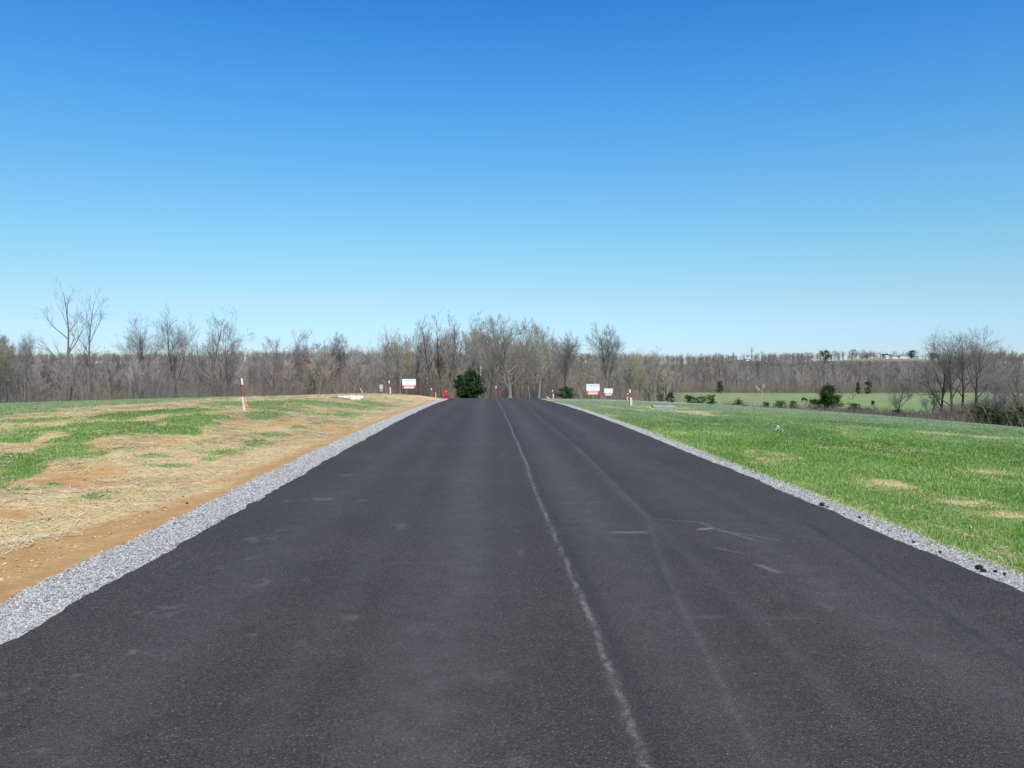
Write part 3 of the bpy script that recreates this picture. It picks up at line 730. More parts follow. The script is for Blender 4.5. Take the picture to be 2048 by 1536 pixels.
# ------------------------------------------------------------------ bare trees
def unit(v): return v / (np.linalg.norm(v) + 1e-9)
def grow(seed, H=16., style='oak', twig=.022):
    """returns woody segments by level: list of (p0,p1,r0,r1,lvl)"""
    rg = np.random.default_rng(seed); segs = []
    S = dict(oak=dict(fork=.20, n0=10, a0=(34, 60), l0=.52, kids=(7, 6, 5), up=.16, wob=.12, lean=0, tr=.022, top=.80),
             vase=dict(fork=.20, n0=12, a0=(16, 34), l0=.54, kids=(7, 5, 5), up=.20, wob=.07, lean=0, tr=.018, top=.9),
             tall=dict(fork=.32, n0=10, a0=(28, 58), l0=.38, kids=(6, 5, 4), up=.16, wob=.10, lean=0, tr=.015, top=1.),
             pole=dict(fork=.30, n0=15, a0=(16, 34), l0=.34, kids=(6, 5, 4), up=.26, wob=.06, lean=0, tr=.012, top=1.),
             snag=dict(fork=.34, n0=5, a0=(18, 46), l0=.5, kids=(3, 2, 1), up=.10, wob=.16, lean=0, tr=.020, top=.9),
             wide=dict(fork=.14, n0=13, a0=(34, 74), l0=.60, kids=(8, 6, 5), up=.17, wob=.13, lean=0, tr=.026, top=.8),
             wood=dict(fork=.24, n0=13, a0=(20, 44), l0=.36, kids=(6, 5, 4), up=.20, wob=.08, lean=0, tr=.012, top=1.))[style]
    def branch(p, d, L, r, lvl):
        k = 5 if lvl <= 1 else (4 if lvl == 2 else 2)
        step = L / k; rr = r; pts = [(p, r)]
        for i in range(k):
            d = unit(d + S['wob'] * rg.normal(size=3) * (1 if lvl < 2 else .55) + np.array([0, 0, S['up'] * .5]))
            q = p + d * step; r2 = max(r * (1 - .85 * (i + 1) / k), twig * .38)
            segs.append((p, q, rr, r2, lvl)); p, rr = q, r2; pts.append((q, r2, d))
        if lvl >= 4: return
        nk = (S['kids'][lvl - 1] if lvl > 0 else 0)
        if lvl == 3: nk = 6
        ref = H * (.34, .34, .2, .11, .06)[lvl]; nk = max(2, int(round(nk * min(1.25, max(.25, L / ref)))))
        for j in range(nk):
            t = (rg.uniform(.18, 1.0) if lvl < 3 else rg.uniform(.05, 1.)) * k; i = min(int(t), k - 1); f = t - i
            a = pts[i]; b = pts[i + 1]; q = a[0] * (1 - f) + b[0] * f; rq = a[1] * (1 - f) + b[1] * f; dd = b[2]
            side = unit(np.cross(dd, rg.normal(size=3))); ang = math.radians(rg.uniform(20, 46))
            nd = unit(dd * math.cos(ang) + side * math.sin(ang))
            branch(q, nd, L * rg.uniform(.46, .74) * (1.12 - .45 * t / k), max(rq * .58, twig * .55), lvl + 1)
    # trunk
    K = 9; p = np.zeros(3); d = unit(np.array([rg.normal() * .04, rg.normal() * .04, 1])); r0 = H * S['tr']; tp = [(p, r0, d)]
    Lt = H * (S['top'])
    for i in range(K):
        d = unit(d + rg.normal(size=3) * (.06 if style not in ('oak', 'wide') else .10) * [1, 1, 0] + [0, 0, .08])
        q = p + d * Lt / K; r2 = max(r0 * (1 - .93 * ((i + 1) / K) ** (.8 if style in ('tall', 'pole', 'wood') else .6)), .02)
        segs.append((p, q, tp[-1][1] * (1.25 if i == 0 else 1), r2, 0)); p = q; tp.append((q, r2, d))
    for j in range(S['n0']):
        t = (S['fork'] + (1 - S['fork']) * (j + rg.random() * .8) / S['n0']) * K; t = min(t, K - .05)
        i = int(t); f = t - i; a, b = tp[i], tp[i + 1]; q = a[0] * (1 - f) + b[0] * f; rq = a[1] * (1 - f) + b[1] * f
        az = j * 2.4 + rg.random() * 1.2; ang = math.radians(rg.uniform(*S['a0'])) * (1 - .35 * t / K)
        nd = unit(np.array([math.cos(az) * math.sin(ang), math.sin(az) * math.sin(ang), math.cos(ang)]))
        fr = t / K
        branch(q, nd, H * S['l0'] * (1.12 - .72 * fr) * rg.uniform(.75, 1.1), rq * rg.uniform(.5, .72), 1)
    return segs
TREE_CACHE = {}
def tree_meshes(key, seed, H, style, bark, twigm, bud=None, twig=.022):
    if key in TREE_CACHE: return TREE_CACHE[key]
    segs = grow(seed, H, style, twig)
    P0 = np.array([s[0] for s in segs]); P1 = np.array([s[1] for s in segs]); A = np.array([s[2] for s in segs]); B = np.array([s[3] for s in segs]); Lv = np.array([s[4] for s in segs])
    zmax = P1[:, 2].max(); k = H / zmax; P0 = P0 * k; P1 = P1 * k
    w = Lv <= 1
    V, F = tubes(P0[w], P1[w], A[w], B[w], 7)
    trunk = arr_mesh('trunk', V, F, bark, True)
    w2 = (Lv == 2); w3 = Lv >= 3
    V1, F1 = tubes(P0[w2], P1[w2], A[w2], B[w2], 4); V2, F2 = tubes(P0[w3], P1[w3], A[w3], B[w3], 3)
    crown = arr_mesh('crown', np.vstack([V1, V2]), np.vstack([F1, F2 + len(V1)]), twigm, False)
    buds = None
    if bud is not None:
        rg = np.random.default_rng(seed + 5); tips = P1[Lv >= 3]; 
        nb = bud[1]; tips = tips[rg.integers(0, len(tips), nb)] + rg.normal(size=(nb, 3)) * .12
        V = tips[:, None] + rg.normal(size=(nb, 3, 3)) * bud[2]
        buds = arr_mesh('leaves', V.reshape(-1, 3), np.arange(nb * 3).reshape(-1, 3), bud[0])
    TREE_CACHE[key] = (trunk, crown, buds, H)
    return TREE_CACHE[key]
def place_tree(name, ms, x, y, H, rotz, label, category='tree', group=None, sx=1.0, lean=(0, 0), sink=.1):
    trunk, crown, buds, H0 = ms; k = H / H0
    e = empty(name, (x, y, g1(x, y) - sink), rotz, 1, label=label, category=category, group=group)
    e.scale = (k * sx, k * sx, k); e.rotation_euler = (lean[0], lean[1], rotz)
    obj('trunk', trunk, e); obj('crown', crown, e)
    if buds is not None: obj('leaves', buds, e)
    return e
NAMED = [
    # px, ytop, depth, style, seed, sx, rot, lean, bark, twig, buds, label
    (127, 556, 150, 'tall', 11, 1.15, 0.3, (0, .00), 'bark', 'twig', None, 'tallest thin bare tree towering over the left wood, its trunk upright'),
    (172, 568, 152, 'tall', 23, .95, 2.1, (0, .09), 'bark', 'twig', None, 'tall sparse bare tree leaning right beside the tallest one'),
    (290, 622, 146, 'vase', 12, 1.0, 1.0, (0, -.04), 'bark_dark', 'twig', None, 'bare fan shaped tree with a dark trunk, left of the upright vase shaped one'),
    (352, 602, 143, 'vase', 31, .85, 4.0, (0, 0), 'bark_dark', 'twig', None, 'bare vase shaped tree with a dense narrow top and dark lower trunk'),
    (405, 608, 140, 'tall', 14, 1.25, 2.2, (0, .02), 'bark', 'twig', None, 'sparse bare tree standing between the vase shaped and the round crowned ones'),
    (450, 630, 138, 'oak', 15, .9, .5, (0, 0), 'bark', 'twig', None, 'round crowned bare tree, rightmost of the cluster left of the near marker post'),
    (550, 668, 140, 'oak', 16, .8, 2.5, (0, 0), 'bark_dark', 'twig', None, 'smaller bare tree with a pale forked limb behind the near marker post side'),
    (597, 650, 146, 'vase', 17, .9, 1.2, (0, 0), 'bark', 'twig', None, 'bare round topped tree rising behind the reddish budding tree'),
    (610, 682, 128, 'oak', 18, 1.3, .2, (0, 0), 'bark', 'twig_red', ('bud_red', 5200, .05), 'reddish budding tree at the front of the left wood above the white slab'),
    (676, 660, 145, 'vase', 19, .8, 3.0, (0, 0), 'bark', 'twig', None, 'thin bare tree above the white slab, twin topped'),
    (12, 648, 135, 'vase', 20, .8, 1.4, (0, 0), 'bark', 'twig', None, 'bare tree with a feathery top at the left picture edge'),
    (38, 656, 141, 'vase', 47, .7, 2.9, (0, 0), 'bark', 'twig', None, 'feathery bare tree second from the left picture edge'),
    (792, 644, 138, 'pole', 21, 1.2, .7, (0, -.10), 'bark', 'twig', None, 'slim bare tree leaning left above the big left sign'),
    (832, 636, 140, 'pole', 22, 1.1, 1.7, (0, -.08), 'bark', 'twig', None, 'slim leaning bare tree just right of the big left sign'),
    (858, 622, 136, 'pole', 24, 1.3, 2.7, (0, 0), 'bark_dark', 'twig', None, 'slender upright bare tree, leftmost of the tall stand behind the hydrant'),
    (884, 614, 139, 'pole', 25, 1.3, 3.7, (0, 0), 'bark_dark', 'twig', None, 'slender bare tree directly above the red hydrant, highest of its stand'),
    (908, 616, 134, 'pole', 26, 1.4, 5.7, (0, .01), 'bark_dark', 'twig', None, 'slender upright bare tree just right of the one above the hydrant'),
    (932, 624, 141, 'pole', 27, 1.3, .9, (0, 0), 'bark', 'twig', None, 'slender bare tree rising behind the left half of the dark cedar'),
    (958, 620, 137, 'pole', 28, 1.4, 1.9, (0, 0), 'bark_pale', 'twig', None, 'slender pale trunked bare tree behind the right half of the dark cedar'),
    (1020, 622, 118, 'wide', 61, 1.05, 2.4, (0, 0), 'bark', 'twig', ('bud_green', 1500, .04), 'broad spreading bare oak at the end of the road with heavy limbs'),
    (1078, 640, 127, 'oak', 33, .8, 1.1, (0, 0), 'bark', 'twig_olive', ('bud_green', 2600, .05), 'greenish budding tree behind the right side of the broad oak'),
    (1128, 656, 124, 'vase', 30, .95, 5.1, (0, 0), 'bark_dark', 'twig', None, 'dark twin stemmed bare tree forking low, standing over a green bush'),
    (1221, 641, 128, 'vase', 32, .95, 0.9, (0, 0), 'bark_dark', 'twig', ('bud_green', 1600, .045), 'lone oval crowned tree with a greenish tint behind the smaller right sign'),
    (1884, 652, 160, 'oak', 34, .85, 1.0, (0, -.10), 'bark_dark', 'twig', None, 'dark bare tree leaning left, leftmost of the tall clump in the right hedgerow'),
    (1908, 648, 158, 'oak', 35, 1.0, 2.0, (0, 0), 'bark_dark', 'twig', None, 'thick dark double trunked bare tree in the middle of the tall right clump'),
    (1926, 662, 162, 'tall', 36, 1.2, 3.1, (0, .06), 'bark_dark', 'twig', None, 'slim bare tree squeezed between the two biggest of the tall right clump'),
    (1952, 648, 156, 'vase', 83, 1.5, .4, (0, .10), 'bark_dark', 'twig', None, 'dark bare tree with a long limb reaching right, rightmost of the tall clump'),
    (2046, 690, 150, 'oak', 38, 1.0, 1.4, (0, 0), 'bark_dark', 'twig', None, 'dark bare tree cut by the right picture edge'),
    (1798, 742, 168, 'oak', 39, .9, .8, (0, 0), 'bark_dark', 'twig', None, 'small bare tree in a dark bush between the big cedar and tall clump'),
    (1864, 772, 166, 'oak', 40, .8, 1.8, (0, .06), 'bark_dark', 'twig', None, 'low crooked bare tree just left of the tall clump'),
    (1985, 760, 150, 'oak', 41, 1.0, 2.8, (0, 0), 'bark_dark', 'twig', None, 'low twiggy bare tree standing over dark bushes right of the tall clump'),
    (2012, 730, 158, 'oak', 42, .9, 3.8, (0, 0), 'bark', 'twig', ('bud_green', 800, .05), 'mid sized bare tree with olive tips near the right picture edge'),
    (1335, 718, 300, 'tall', 43, 1.5, 1.2, (0, 0), 'bark_pale', 'bark_pale', None, 'white barked bare tree standing out of the far wood behind the metal lid'),
    (1524, 766, 205, 'snag', 44, 1.1, 2.2, (0, -.16), 'bark_pale', 'bark_pale', None, 'small dead white forked tree leaning left in the pasture hedgerow'),
    (1706, 778, 196, 'snag', 46, .8, .2, (0, 0), 'bark_pale', 'bark_dark', None, 'thin pale snag right of the big cedar in the hedgerow'),
]
for (px, yt, dep, style, seed, sx, rot, lean, bark, twg, bud, lab) in NAMED:
    x, y = ray(px, dep); H = ztop(yt, dep) - g1(x, y)
    ms = tree_meshes(('n', seed), seed, H, style, M[bark], M['twig_named' if twg == 'twig' else twg], (M[bud[0]], bud[1], bud[2]) if bud else None, .019 if dep < 190 else (.07 if dep > 250 else .045))
    place_tree('bare_tree', ms, x, y, H, rot, lab, 'tree', None, sx, (lean[0], lean[1]))

# trees of the woods, each its own object
protos = [tree_meshes(('w', i), 100 + i, 14., s, M[b], M[t], None, .025) for i, (s, b, t) in enumerate(
    [('wood', 'bark', 'twig'), ('wood', 'bark', 'twig'), ('pole', 'bark_dark', 'twig'), ('vase', 'bark', 'twig'), ('wood', 'bark_dark', 'twig'), ('oak', 'bark', 'twig'), ('wood', 'bark', 'twig'), ('pole', 'bark', 'twig_red'), ('vase', 'bark', 'twig_olive')])]
wr = random.Random(5)
def wood(n, pxr, depr, ytf, label, group, weights):
    got = []; tries = 0
    while len(got) < n and tries < n * 60:
        tries += 1
        px = wr.uniform(*pxr); dep = wr.uniform(*depr); x, y = ray(px, dep)
        if any((x - a) ** 2 + (y - b) ** 2 < 2.2 ** 2 for a, b in got): continue
        got.append((x, y))
        yt = ytf(px) + wr.gauss(0, 9)
        H = max(6., ztop(yt, dep) - g1(x, y)); H = min(H, 19)
        ms = wr.choices(protos, weights)[0]
        place_tree('woodland_tree', ms, x, y, H, wr.uniform(0, 6.28), label, 'tree', group, wr.uniform(.8, 1.15), (wr.gauss(0, .03), wr.gauss(0, .03)))
left_top = lambda px: np.interp(px, [-60, 50, 90, 230, 320, 450, 500, 560, 640, 740, 820, 870, 980, 1080, 1150], [662, 668, 700, 706, 694, 692, 706, 702, 692, 682, 670, 652, 654, 668, 702])
wood(100, (-70, 860), (122, 190), left_top, 'grey brown bare tree among the crowded trunks of the wood behind the left lawn', 'bare trees of the wood behind the left lawn', [6, 6, 3, 3, 3, 2, .4, 2, 1])
wood(44, (800, 1120), (124, 185), left_top, 'bare tree among the thicket at the end of the road', 'bare trees of the thicket at the end of the road', [4, 4, 4, 2, 3, 2, .5, 1, 3])
wood(30, (1120, 1330), (150, 260), lambda p: 706, 'bare tree of the wood behind the two right signs', 'bare trees of the wood behind the right signs', [4, 4, 1, 3, 3, 2, 1, 1, 5])
wood(80, (1290, 2090), (346, 380), lambda p: np.interp(p, [1300, 1500, 1750, 2050], [722, 728, 730, 728]), 'bare tree in the front row of the wood along the far edge of the pasture', 'bare trees along the far edge of the pasture', [5, 5, 2, 2, 3, 2, 1, 1, 1])

# far wood and brush as masses: small tree shapes tiled into one mesh
def low_tree(seed, H, nb, nt_, spread, w, fork=.3):
    rg = np.random.default_rng(seed); V = []; T = []
    def tri(p, q, w_):
        d = unit(q - p); s = unit(np.cross(d, rg.normal(size=3))) * w_
        b = len(V); V.extend([p - s, p + s, q]); T.append((b, b + 1, b + 2))
    tri(np.zeros(3), np.array([rg.normal() * .3, rg.normal() * .3, H * .95]), w * 2.2)
    tri(np.zeros(3), np.array([rg.normal() * .3, rg.normal() * .3, H * .85]), w * 2.2)
    ends = []
    for i in range(nb):
        t = fork + (1 - fork) * rg.random() ** .8; p = np.array([0, 0, H * t * .9]); a = rg.random() * 6.28
        L = spread * (1.15 - .7 * t) * rg.uniform(.6, 1.1); q = p + np.array([math.cos(a) * L, math.sin(a) * L, L * rg.uniform(.7, 1.6)]); q[2] = min(q[2], H * 1.02)
        tri(p, q, w * .9); ends.append((p, q))
    for i in range(nt_):
        p, q = ends[rg.integers(0, nb)]; f = rg.uniform(.25, 1); s = p * (1 - f) + q * f
        L = spread * rg.uniform(.2, .45); e = s + unit(rg.normal(size=3) + [0, 0, .9]) * L
        tri(s, e, w * .45)
    return np.array(V), np.array(T)
def tile(name, pts, H, protos_, material, rng, tintf=None, **props):
    VV, FF, TI = [], [], []; off = 0
    kinds = rng.integers(0, len(protos_), len(pts))
    for kd, (V0, T0) in enumerate(protos_):
        s = kinds == kd; m = s.sum()
        if not m: continue
        P = pts[s]; h = H[s]; a = rng.random(m) * 6.28; k = h / V0[:, 2].max(); kx = k * rng.uniform(.8, 1.25, m)
        c, sn = np.cos(a)[:, None], np.sin(a)[:, None]
        x = V0[None, :, 0] * c - V0[None, :, 1] * sn; y = V0[None, :, 0] * sn + V0[None, :, 1] * c
        W = np.stack([x * kx[:, None] + P[:, 0:1], y * kx[:, None] + P[:, 1:2], V0[None, :, 2] * k[:, None] + P[:, 2:3]], 2)
        VV.append(W.reshape(-1, 3)); FF.append(((np.arange(m) * len(V0))[:, None, None] + T0[None]).reshape(-1, 3) + off); off += m * len(V0)
        ti = np.clip(rng.normal(.45, .2, m), 0, .86); sp = rng.random(m); ti = np.where(sp > .93, .93, ti); ti = np.where(sp > .965, 1., ti)
        if tintf is not None: ti = tintf(P, ti, rng)
        TI.append(np.repeat(ti, len(V0)) + np.tile(rng.normal(0, .06, len(V0)), m))
    return obj(name, arr_mesh(name, np.vstack(VV), np.vstack(FF), material, False, dict(tint=np.clip(np.concatenate(TI), 0, 1))), **props)
tr_ = np.random.default_rng(77)
lp = [low_tree(200 + i, 12., 22, 210, 4.2, .075) for i in range(6)]
# mid wood between 190 and 345 m to the left, 380 to 1000 m everywhere
def spread_pts(n, pxr, depr, pw=1.0):
    px = tr_.uniform(pxr[0], pxr[1], n); dep = depr[0] + (depr[1] - depr[0]) * tr_.random(n) ** pw
    a = np.arctan((px - 1024) / FPX) + YAW; L = dep / np.cos(a - YAW)
    return px, dep, L * np.sin(a), L * np.cos(a)
px, dep, x, y = spread_pts(1100, (-120, 1420), (192, 380)); z = G(x, y)
ok = ~((x / y > .235) & (y < 342))
H = np.clip(tr_.normal(12.5, 1.6, len(x)), 8, 17)
tile('far_woodland', np.stack([x, y, z - .2], 1)[ok], H[ok], lp, M['wood_far'], tr_, kind='stuff', label='grey brown mass of bare woodland deep behind the left and centre trees', category='woodland')
px, dep, x, y = spread_pts(5200, (-140, 2180), (384, 1010), .8); z = G(x, y)
t = x / y
hay = np.exp(-((x - 425) / 70) ** 4 - ((y - 820) / 55) ** 4)
H = np.clip(tr_.normal(11.5, 1.5, len(x)), 7, 16) * (1 - .08 * ss(600, 900, y)) * (.62 + .76 * fbm(x * .009 + 3, y * .004, 3))
tw = (t > .41) & (t < .585) & (y > 430)
lim = ZC + (735. - 719.2) * dep / FPX - z
H = np.where(tw & (y < 860), np.minimum(H, np.maximum(lim, 1.2)), H)
tw2 = (px > 1470) & (px < 1520) & (y > 430) & (y < 770)
lim2 = ZC + (735. - 717.5) * dep / FPX - z
H = np.where(tw2, np.minimum(H, np.maximum(lim2, 1.5)), H)
ok = (hay < .25) & (np.hypot(x - 240, y - 770) > 16)
fp = [low_tree(300 + i, 12., 16, 80, 4.4, .13) for i in range(6)]
tile('far_woodland', np.stack([x, y, z - .2], 1)[ok], H[ok], fp, M['wood_far'], tr_, kind='stuff', label='purplish brown wooded ridge of bare trees along the horizon', category='woodland')
# undergrowth of saplings and brush
def brush_proto(seed, n_, h, sp):
    rg = np.random.default_rng(seed); V = []; T = []
    for i in range(n_):
        p = np.array([rg.normal() * sp * .35, rg.normal() * sp * .35, 0.]); L = h * rg.uniform(.35, 1)
        q = p + np.array([rg.normal() * L * .22, rg.normal() * L * .22, L]); w = rg.uniform(.008, .026)
        s = unit(np.cross(q - p, rg.normal(size=3))) * w; b = len(V); V.extend([p - s, p + s, q]); T.append((b, b + 1, b + 2))
        for j in range(6):
            f = rg.uniform(.2, .95); a = p * (1 - f) + q * f; e = a + unit(rg.normal(size=3) + [0, 0, .7]) * L * rg.uniform(.12, .32)
            s = unit(np.cross(e - a, rg.normal(size=3))) * .009; b = len(V); V.extend([a - s, a + s, e]); T.append((b, b + 1, b + 2))
    return np.array(V), np.array(T)
bp = [brush_proto(400 + i, 42, 5., 3.2) for i in range(5)]
px, dep, x, y = spread_pts(900, (-100, 1290), (116, 190), .8); z = G(x, y)
H = np.clip(tr_.normal(5.0, 1.5, len(x)), 2, 9)
ok = ~((np.abs(px - 1024) < 60) & (dep < 124))
tile('undergrowth', np.stack([x, y, z], 1)[ok], H[ok], bp, M['brush'], tr_, kind='stuff', label='tangle of brown saplings and brush under the left and centre wood', category='undergrowth')
px, dep, x, y = spread_pts(900, (1240, 2120), (343, 372), 1.2); z = G(x, y)
H = np.clip(tr_.normal(4.6, 1.6, len(x)), 1.5, 8)
bp3 = [brush_proto(440 + i, 30, 5., 4.2) for i in range(4)]
tile('undergrowth', np.stack([x, y, z], 1), H, bp3, M['brush'], tr_, kind='stuff', label='grey brown brush under the front trees of the wood across the pasture', category='undergrowth')
bp2 = [brush_proto(420 + i, 60, 2., 2.6) for i in range(4)]
px, dep, x, y = spread_pts(900, (1420, 2120), (152, 205), 1.); z = G(x, y)
far_edge = np.interp(px, [1380, 1700, 1850, 2120], [192, 186, 160, 150])
dep2 = far_edge + tr_.normal(0, 3.5, len(px)); a = np.arctan((px - 1024) / FPX) + YAW; L = dep2 / np.cos(a - YAW); x, y = L * np.sin(a), L * np.cos(a); z = G(x, y)
H = np.clip(tr_.normal(2.1, .8, len(x)), .7, 4.2) * np.interp(px, [1380, 1700, 1850, 1950, 2120], [1.2, .95, 1.0, 1.9, 2.3])
tile('hedgerow_brush', np.stack([x, y, z], 1), H, bp2, M['brush'], tr_, kind='stuff', label='brown hedgerow brush and briars between the right lawn and the pasture', category='brush')

# ------------------------------------------------------------------ cedars and bushes
def conifer(seed, H, W, n_, leaf, material, shape='cone'):
    rg = np.random.default_rng(seed)
    # limbs that carry leaf clumps, so that the outline is uneven
    nl = 64; segs0, segs1, ra, rb = [], [], [], []
    C = []; 
    for i in range(nl):
        t = rg.random() ** .85 * .93 + .03; a = rg.random() * 6.28
        if shape == 'cone': prof = (1 - t) ** .65 * (1 if t > .12 else .85)
        elif shape == 'round': prof = math.sqrt(max(0, 1 - (2 * t - .85) ** 2 / 1.35))
        else: prof = (1 - t) ** .5
        L = W / 2 * prof * rg.uniform(.45, 1.3) + .04 * H
        p = np.array([0, 0, H * t * .93]); q = p + np.array([math.cos(a) * L, math.sin(a) * L, L * rg.uniform(.05, .5)])
        segs0.append(p); segs1.append(q); ra.append(.02 * H / 5); rb.append(.006)
        for k in range(4): 
            f = rg.uniform(.35, 1.0); C.append(p * (1 - f) + q * f)
    C.append(np.array([0, 0, H])); C = np.array(C)
    ci = rg.integers(0, len(C), n_); sig = .052 * W * rg.uniform(.5, 1.4, len(C))
    P = C[ci] + rg.normal(size=(n_, 3)) * sig[ci][:, None] * [1, 1, .8]
    P[:, 2] = np.maximum(P[:, 2], .05)
    V = P[:, None] + rg.normal(size=(n_, 3, 3)) * leaf
    tint = np.clip(rg.normal(.35, .2, len(C))[ci] + rg.normal(0, .15, n_), 0, 1)
    foliage = arr_mesh('foliage', V.reshape(-1, 3), np.arange(n_ * 3).reshape(-1, 3), material, False, dict(tint=np.repeat(tint, 3)))
    mb = MB(); mb.tube([(0, 0, 0), (0, 0, H * .5), (0, 0, H * .95)], [H * .028, H * .018, .01], 8)
    Vt, Ft = tubes(segs0, segs1, ra, rb, 4); mb.add(Vt, Ft)
    return foliage, mb.mesh('trunk', M['bark_dark'])
CON = [ # px, ytop, halfwidth px, depth, shape, H or None, material, n, label, category
    (940, 741, 36, 100, 'cone', 'cedar', 15000, 'dense dark green cedar standing at the end of the road', 'cedar'),
    (1131, 773, 17, 112, 'round', 'shrub_green', 4200, 'small dark green bush under the twin stemmed tree', 'bush'),
    (1657, 769, 30, 190, 'cone', 'cedar', 12000, 'largest dark green cedar in the hedgerow by the pasture', 'cedar'),
    (1628, 797, 10, 188, 'round', 'cedar', 3500, 'dark bush tucked against the left side of the largest hedgerow cedar', 'bush'),
    (1340, 779, 9, 195, 'cone', 'cedar', 4000, 'small pointed cedar left of the pasture, above the metal lid', 'cedar'),
    (1322, 785, 7, 195, 'round', 'shrub', 2000, 'low dull green shrub left of the small pointed cedar', 'shrub'),
    (1290, 783, 14, 190, 'round', 'shrub', 3000, 'low dull green shrub behind the right marker post', 'shrub'),
    (1382, 788, 11, 185, 'round', 'cedar', 4500, 'dark rounded bush between the pointed cedar and the pasture', 'bush'),
    (1403, 790, 11, 188, 'round', 'shrub', 2800, 'pale green shrub between two dark rounded bushes', 'shrub'),
    (1423, 786, 8, 184, 'round', 'cedar', 3500, 'dark rounded bush at the left end of the pasture', 'bush'),
    (1480, 797, 10, 186, 'round', 'shrub', 2600, 'thin olive shrub at the foot of the pasture, left of the dead white tree', 'shrub'),
    (1532, 802, 8, 186, 'round', 'shrub', 2000, 'small brownish shrub at the foot of the dead white tree', 'shrub'),
    (1560, 801, 11, 187, 'round', 'shrub', 2600, 'low brown green shrub right of the dead white tree', 'shrub'),
    (1586, 800, 8, 186, 'round', 'shrub', 2200, 'low dark shrub midway between the dead tree and the largest cedar', 'shrub'),
    (1706, 806, 12, 186, 'round', 'shrub', 2800, 'olive shrub at the foot of the pale snag', 'shrub'),
    (1733, 818, 14, 180, 'round', 'shrub', 3000, 'low dark brown shrub right of the pale snag', 'shrub'),
    (1796, 818, 8, 167, 'round', 'cedar', 3000, 'dark bush around the stem of the small bare tree', 'bush'),
    (1965, 812, 26, 150, 'round', 'shrub', 5200, 'wide dark olive thicket right of the tall clump', 'shrub'),
    (2008, 822, 18, 146, 'round', 'shrub', 3500, 'dark thicket second from the right picture edge', 'shrub'),
    (2040, 808, 16, 146, 'cone', 'cedar', 4500, 'dark green cedar at the right picture edge', 'cedar'),
    (1440, 761, 6, 342, 'round', 'cedar', 3000, 'dark evergreen standing at the far edge of the pasture below the barn', 'evergreen tree'),
    (1716, 762, 5, 330, 'cone', 'cedar', 2500, 'narrow evergreen in front of the far wood above the snag', 'evergreen tree'),
    (1737, 759, 6, 335, 'round', 'cedar', 2800, 'ragged evergreen right of the narrow one in front of the far wood', 'evergreen tree'),
    (1650, 700, 14, 790, 'round', 'cedar', 3500, 'wide evergreen on the skyline left of the hilltop house', 'evergreen tree'),
    (1823, 701, 9, 855, 'round', 'cedar', 3000, 'tall evergreen on the skyline beside the right end of the hilltop house', 'evergreen tree'),
    (1772, 709, 8, 850, 'round', 'cedar', 2500, 'dark evergreen just left of the hilltop house', 'evergreen tree'),
    (1735, 707, 14, 870, 'round', 'wood_far', 1800, 'bare rounded tree farther left of the hilltop house', 'tree'),
    (1868, 706, 14, 840, 'round', 'cedar', 2500, 'dark olive evergreen on the ridge just left of the tall clump', 'evergreen tree'),
    (1708, 698, 8, 880, 'round', 'wood_far', 700, 'lone round bare tree on the skyline right of the wide evergreen', 'tree'),
]
for i, (px, yt, hw, dep, shp, mt, n_, lab, cat_) in enumerate(CON):
    x, y = ray(px, dep); gz = g1(x, y); H = max(1.0, ztop(yt, dep) - gz); W = 2 * hw * dep / FPX * (1.25 if 140 < dep < 250 and hw < 20 else 1)
    if dep > 700: H = min(H, 14); gz = ztop(yt, dep) - H
    fo, tk = conifer(500 + i, H, W, n_, .045 + .010 * W if dep < 250 else .22 if dep > 700 else .10, M[mt], shp)
    nm = {'cedar': 'cedar_tree', 'bush': 'bush', 'shrub': 'shrub', 'evergreen tree': 'evergreen_tree', 'tree': 'skyline_tree'}[cat_]
    e = empty(nm, (x, y, gz - .05), random.Random(i).uniform(0, 6), 1, label=lab, category=cat_)
    obj('foliage', fo, e); obj('trunk', tk, e)

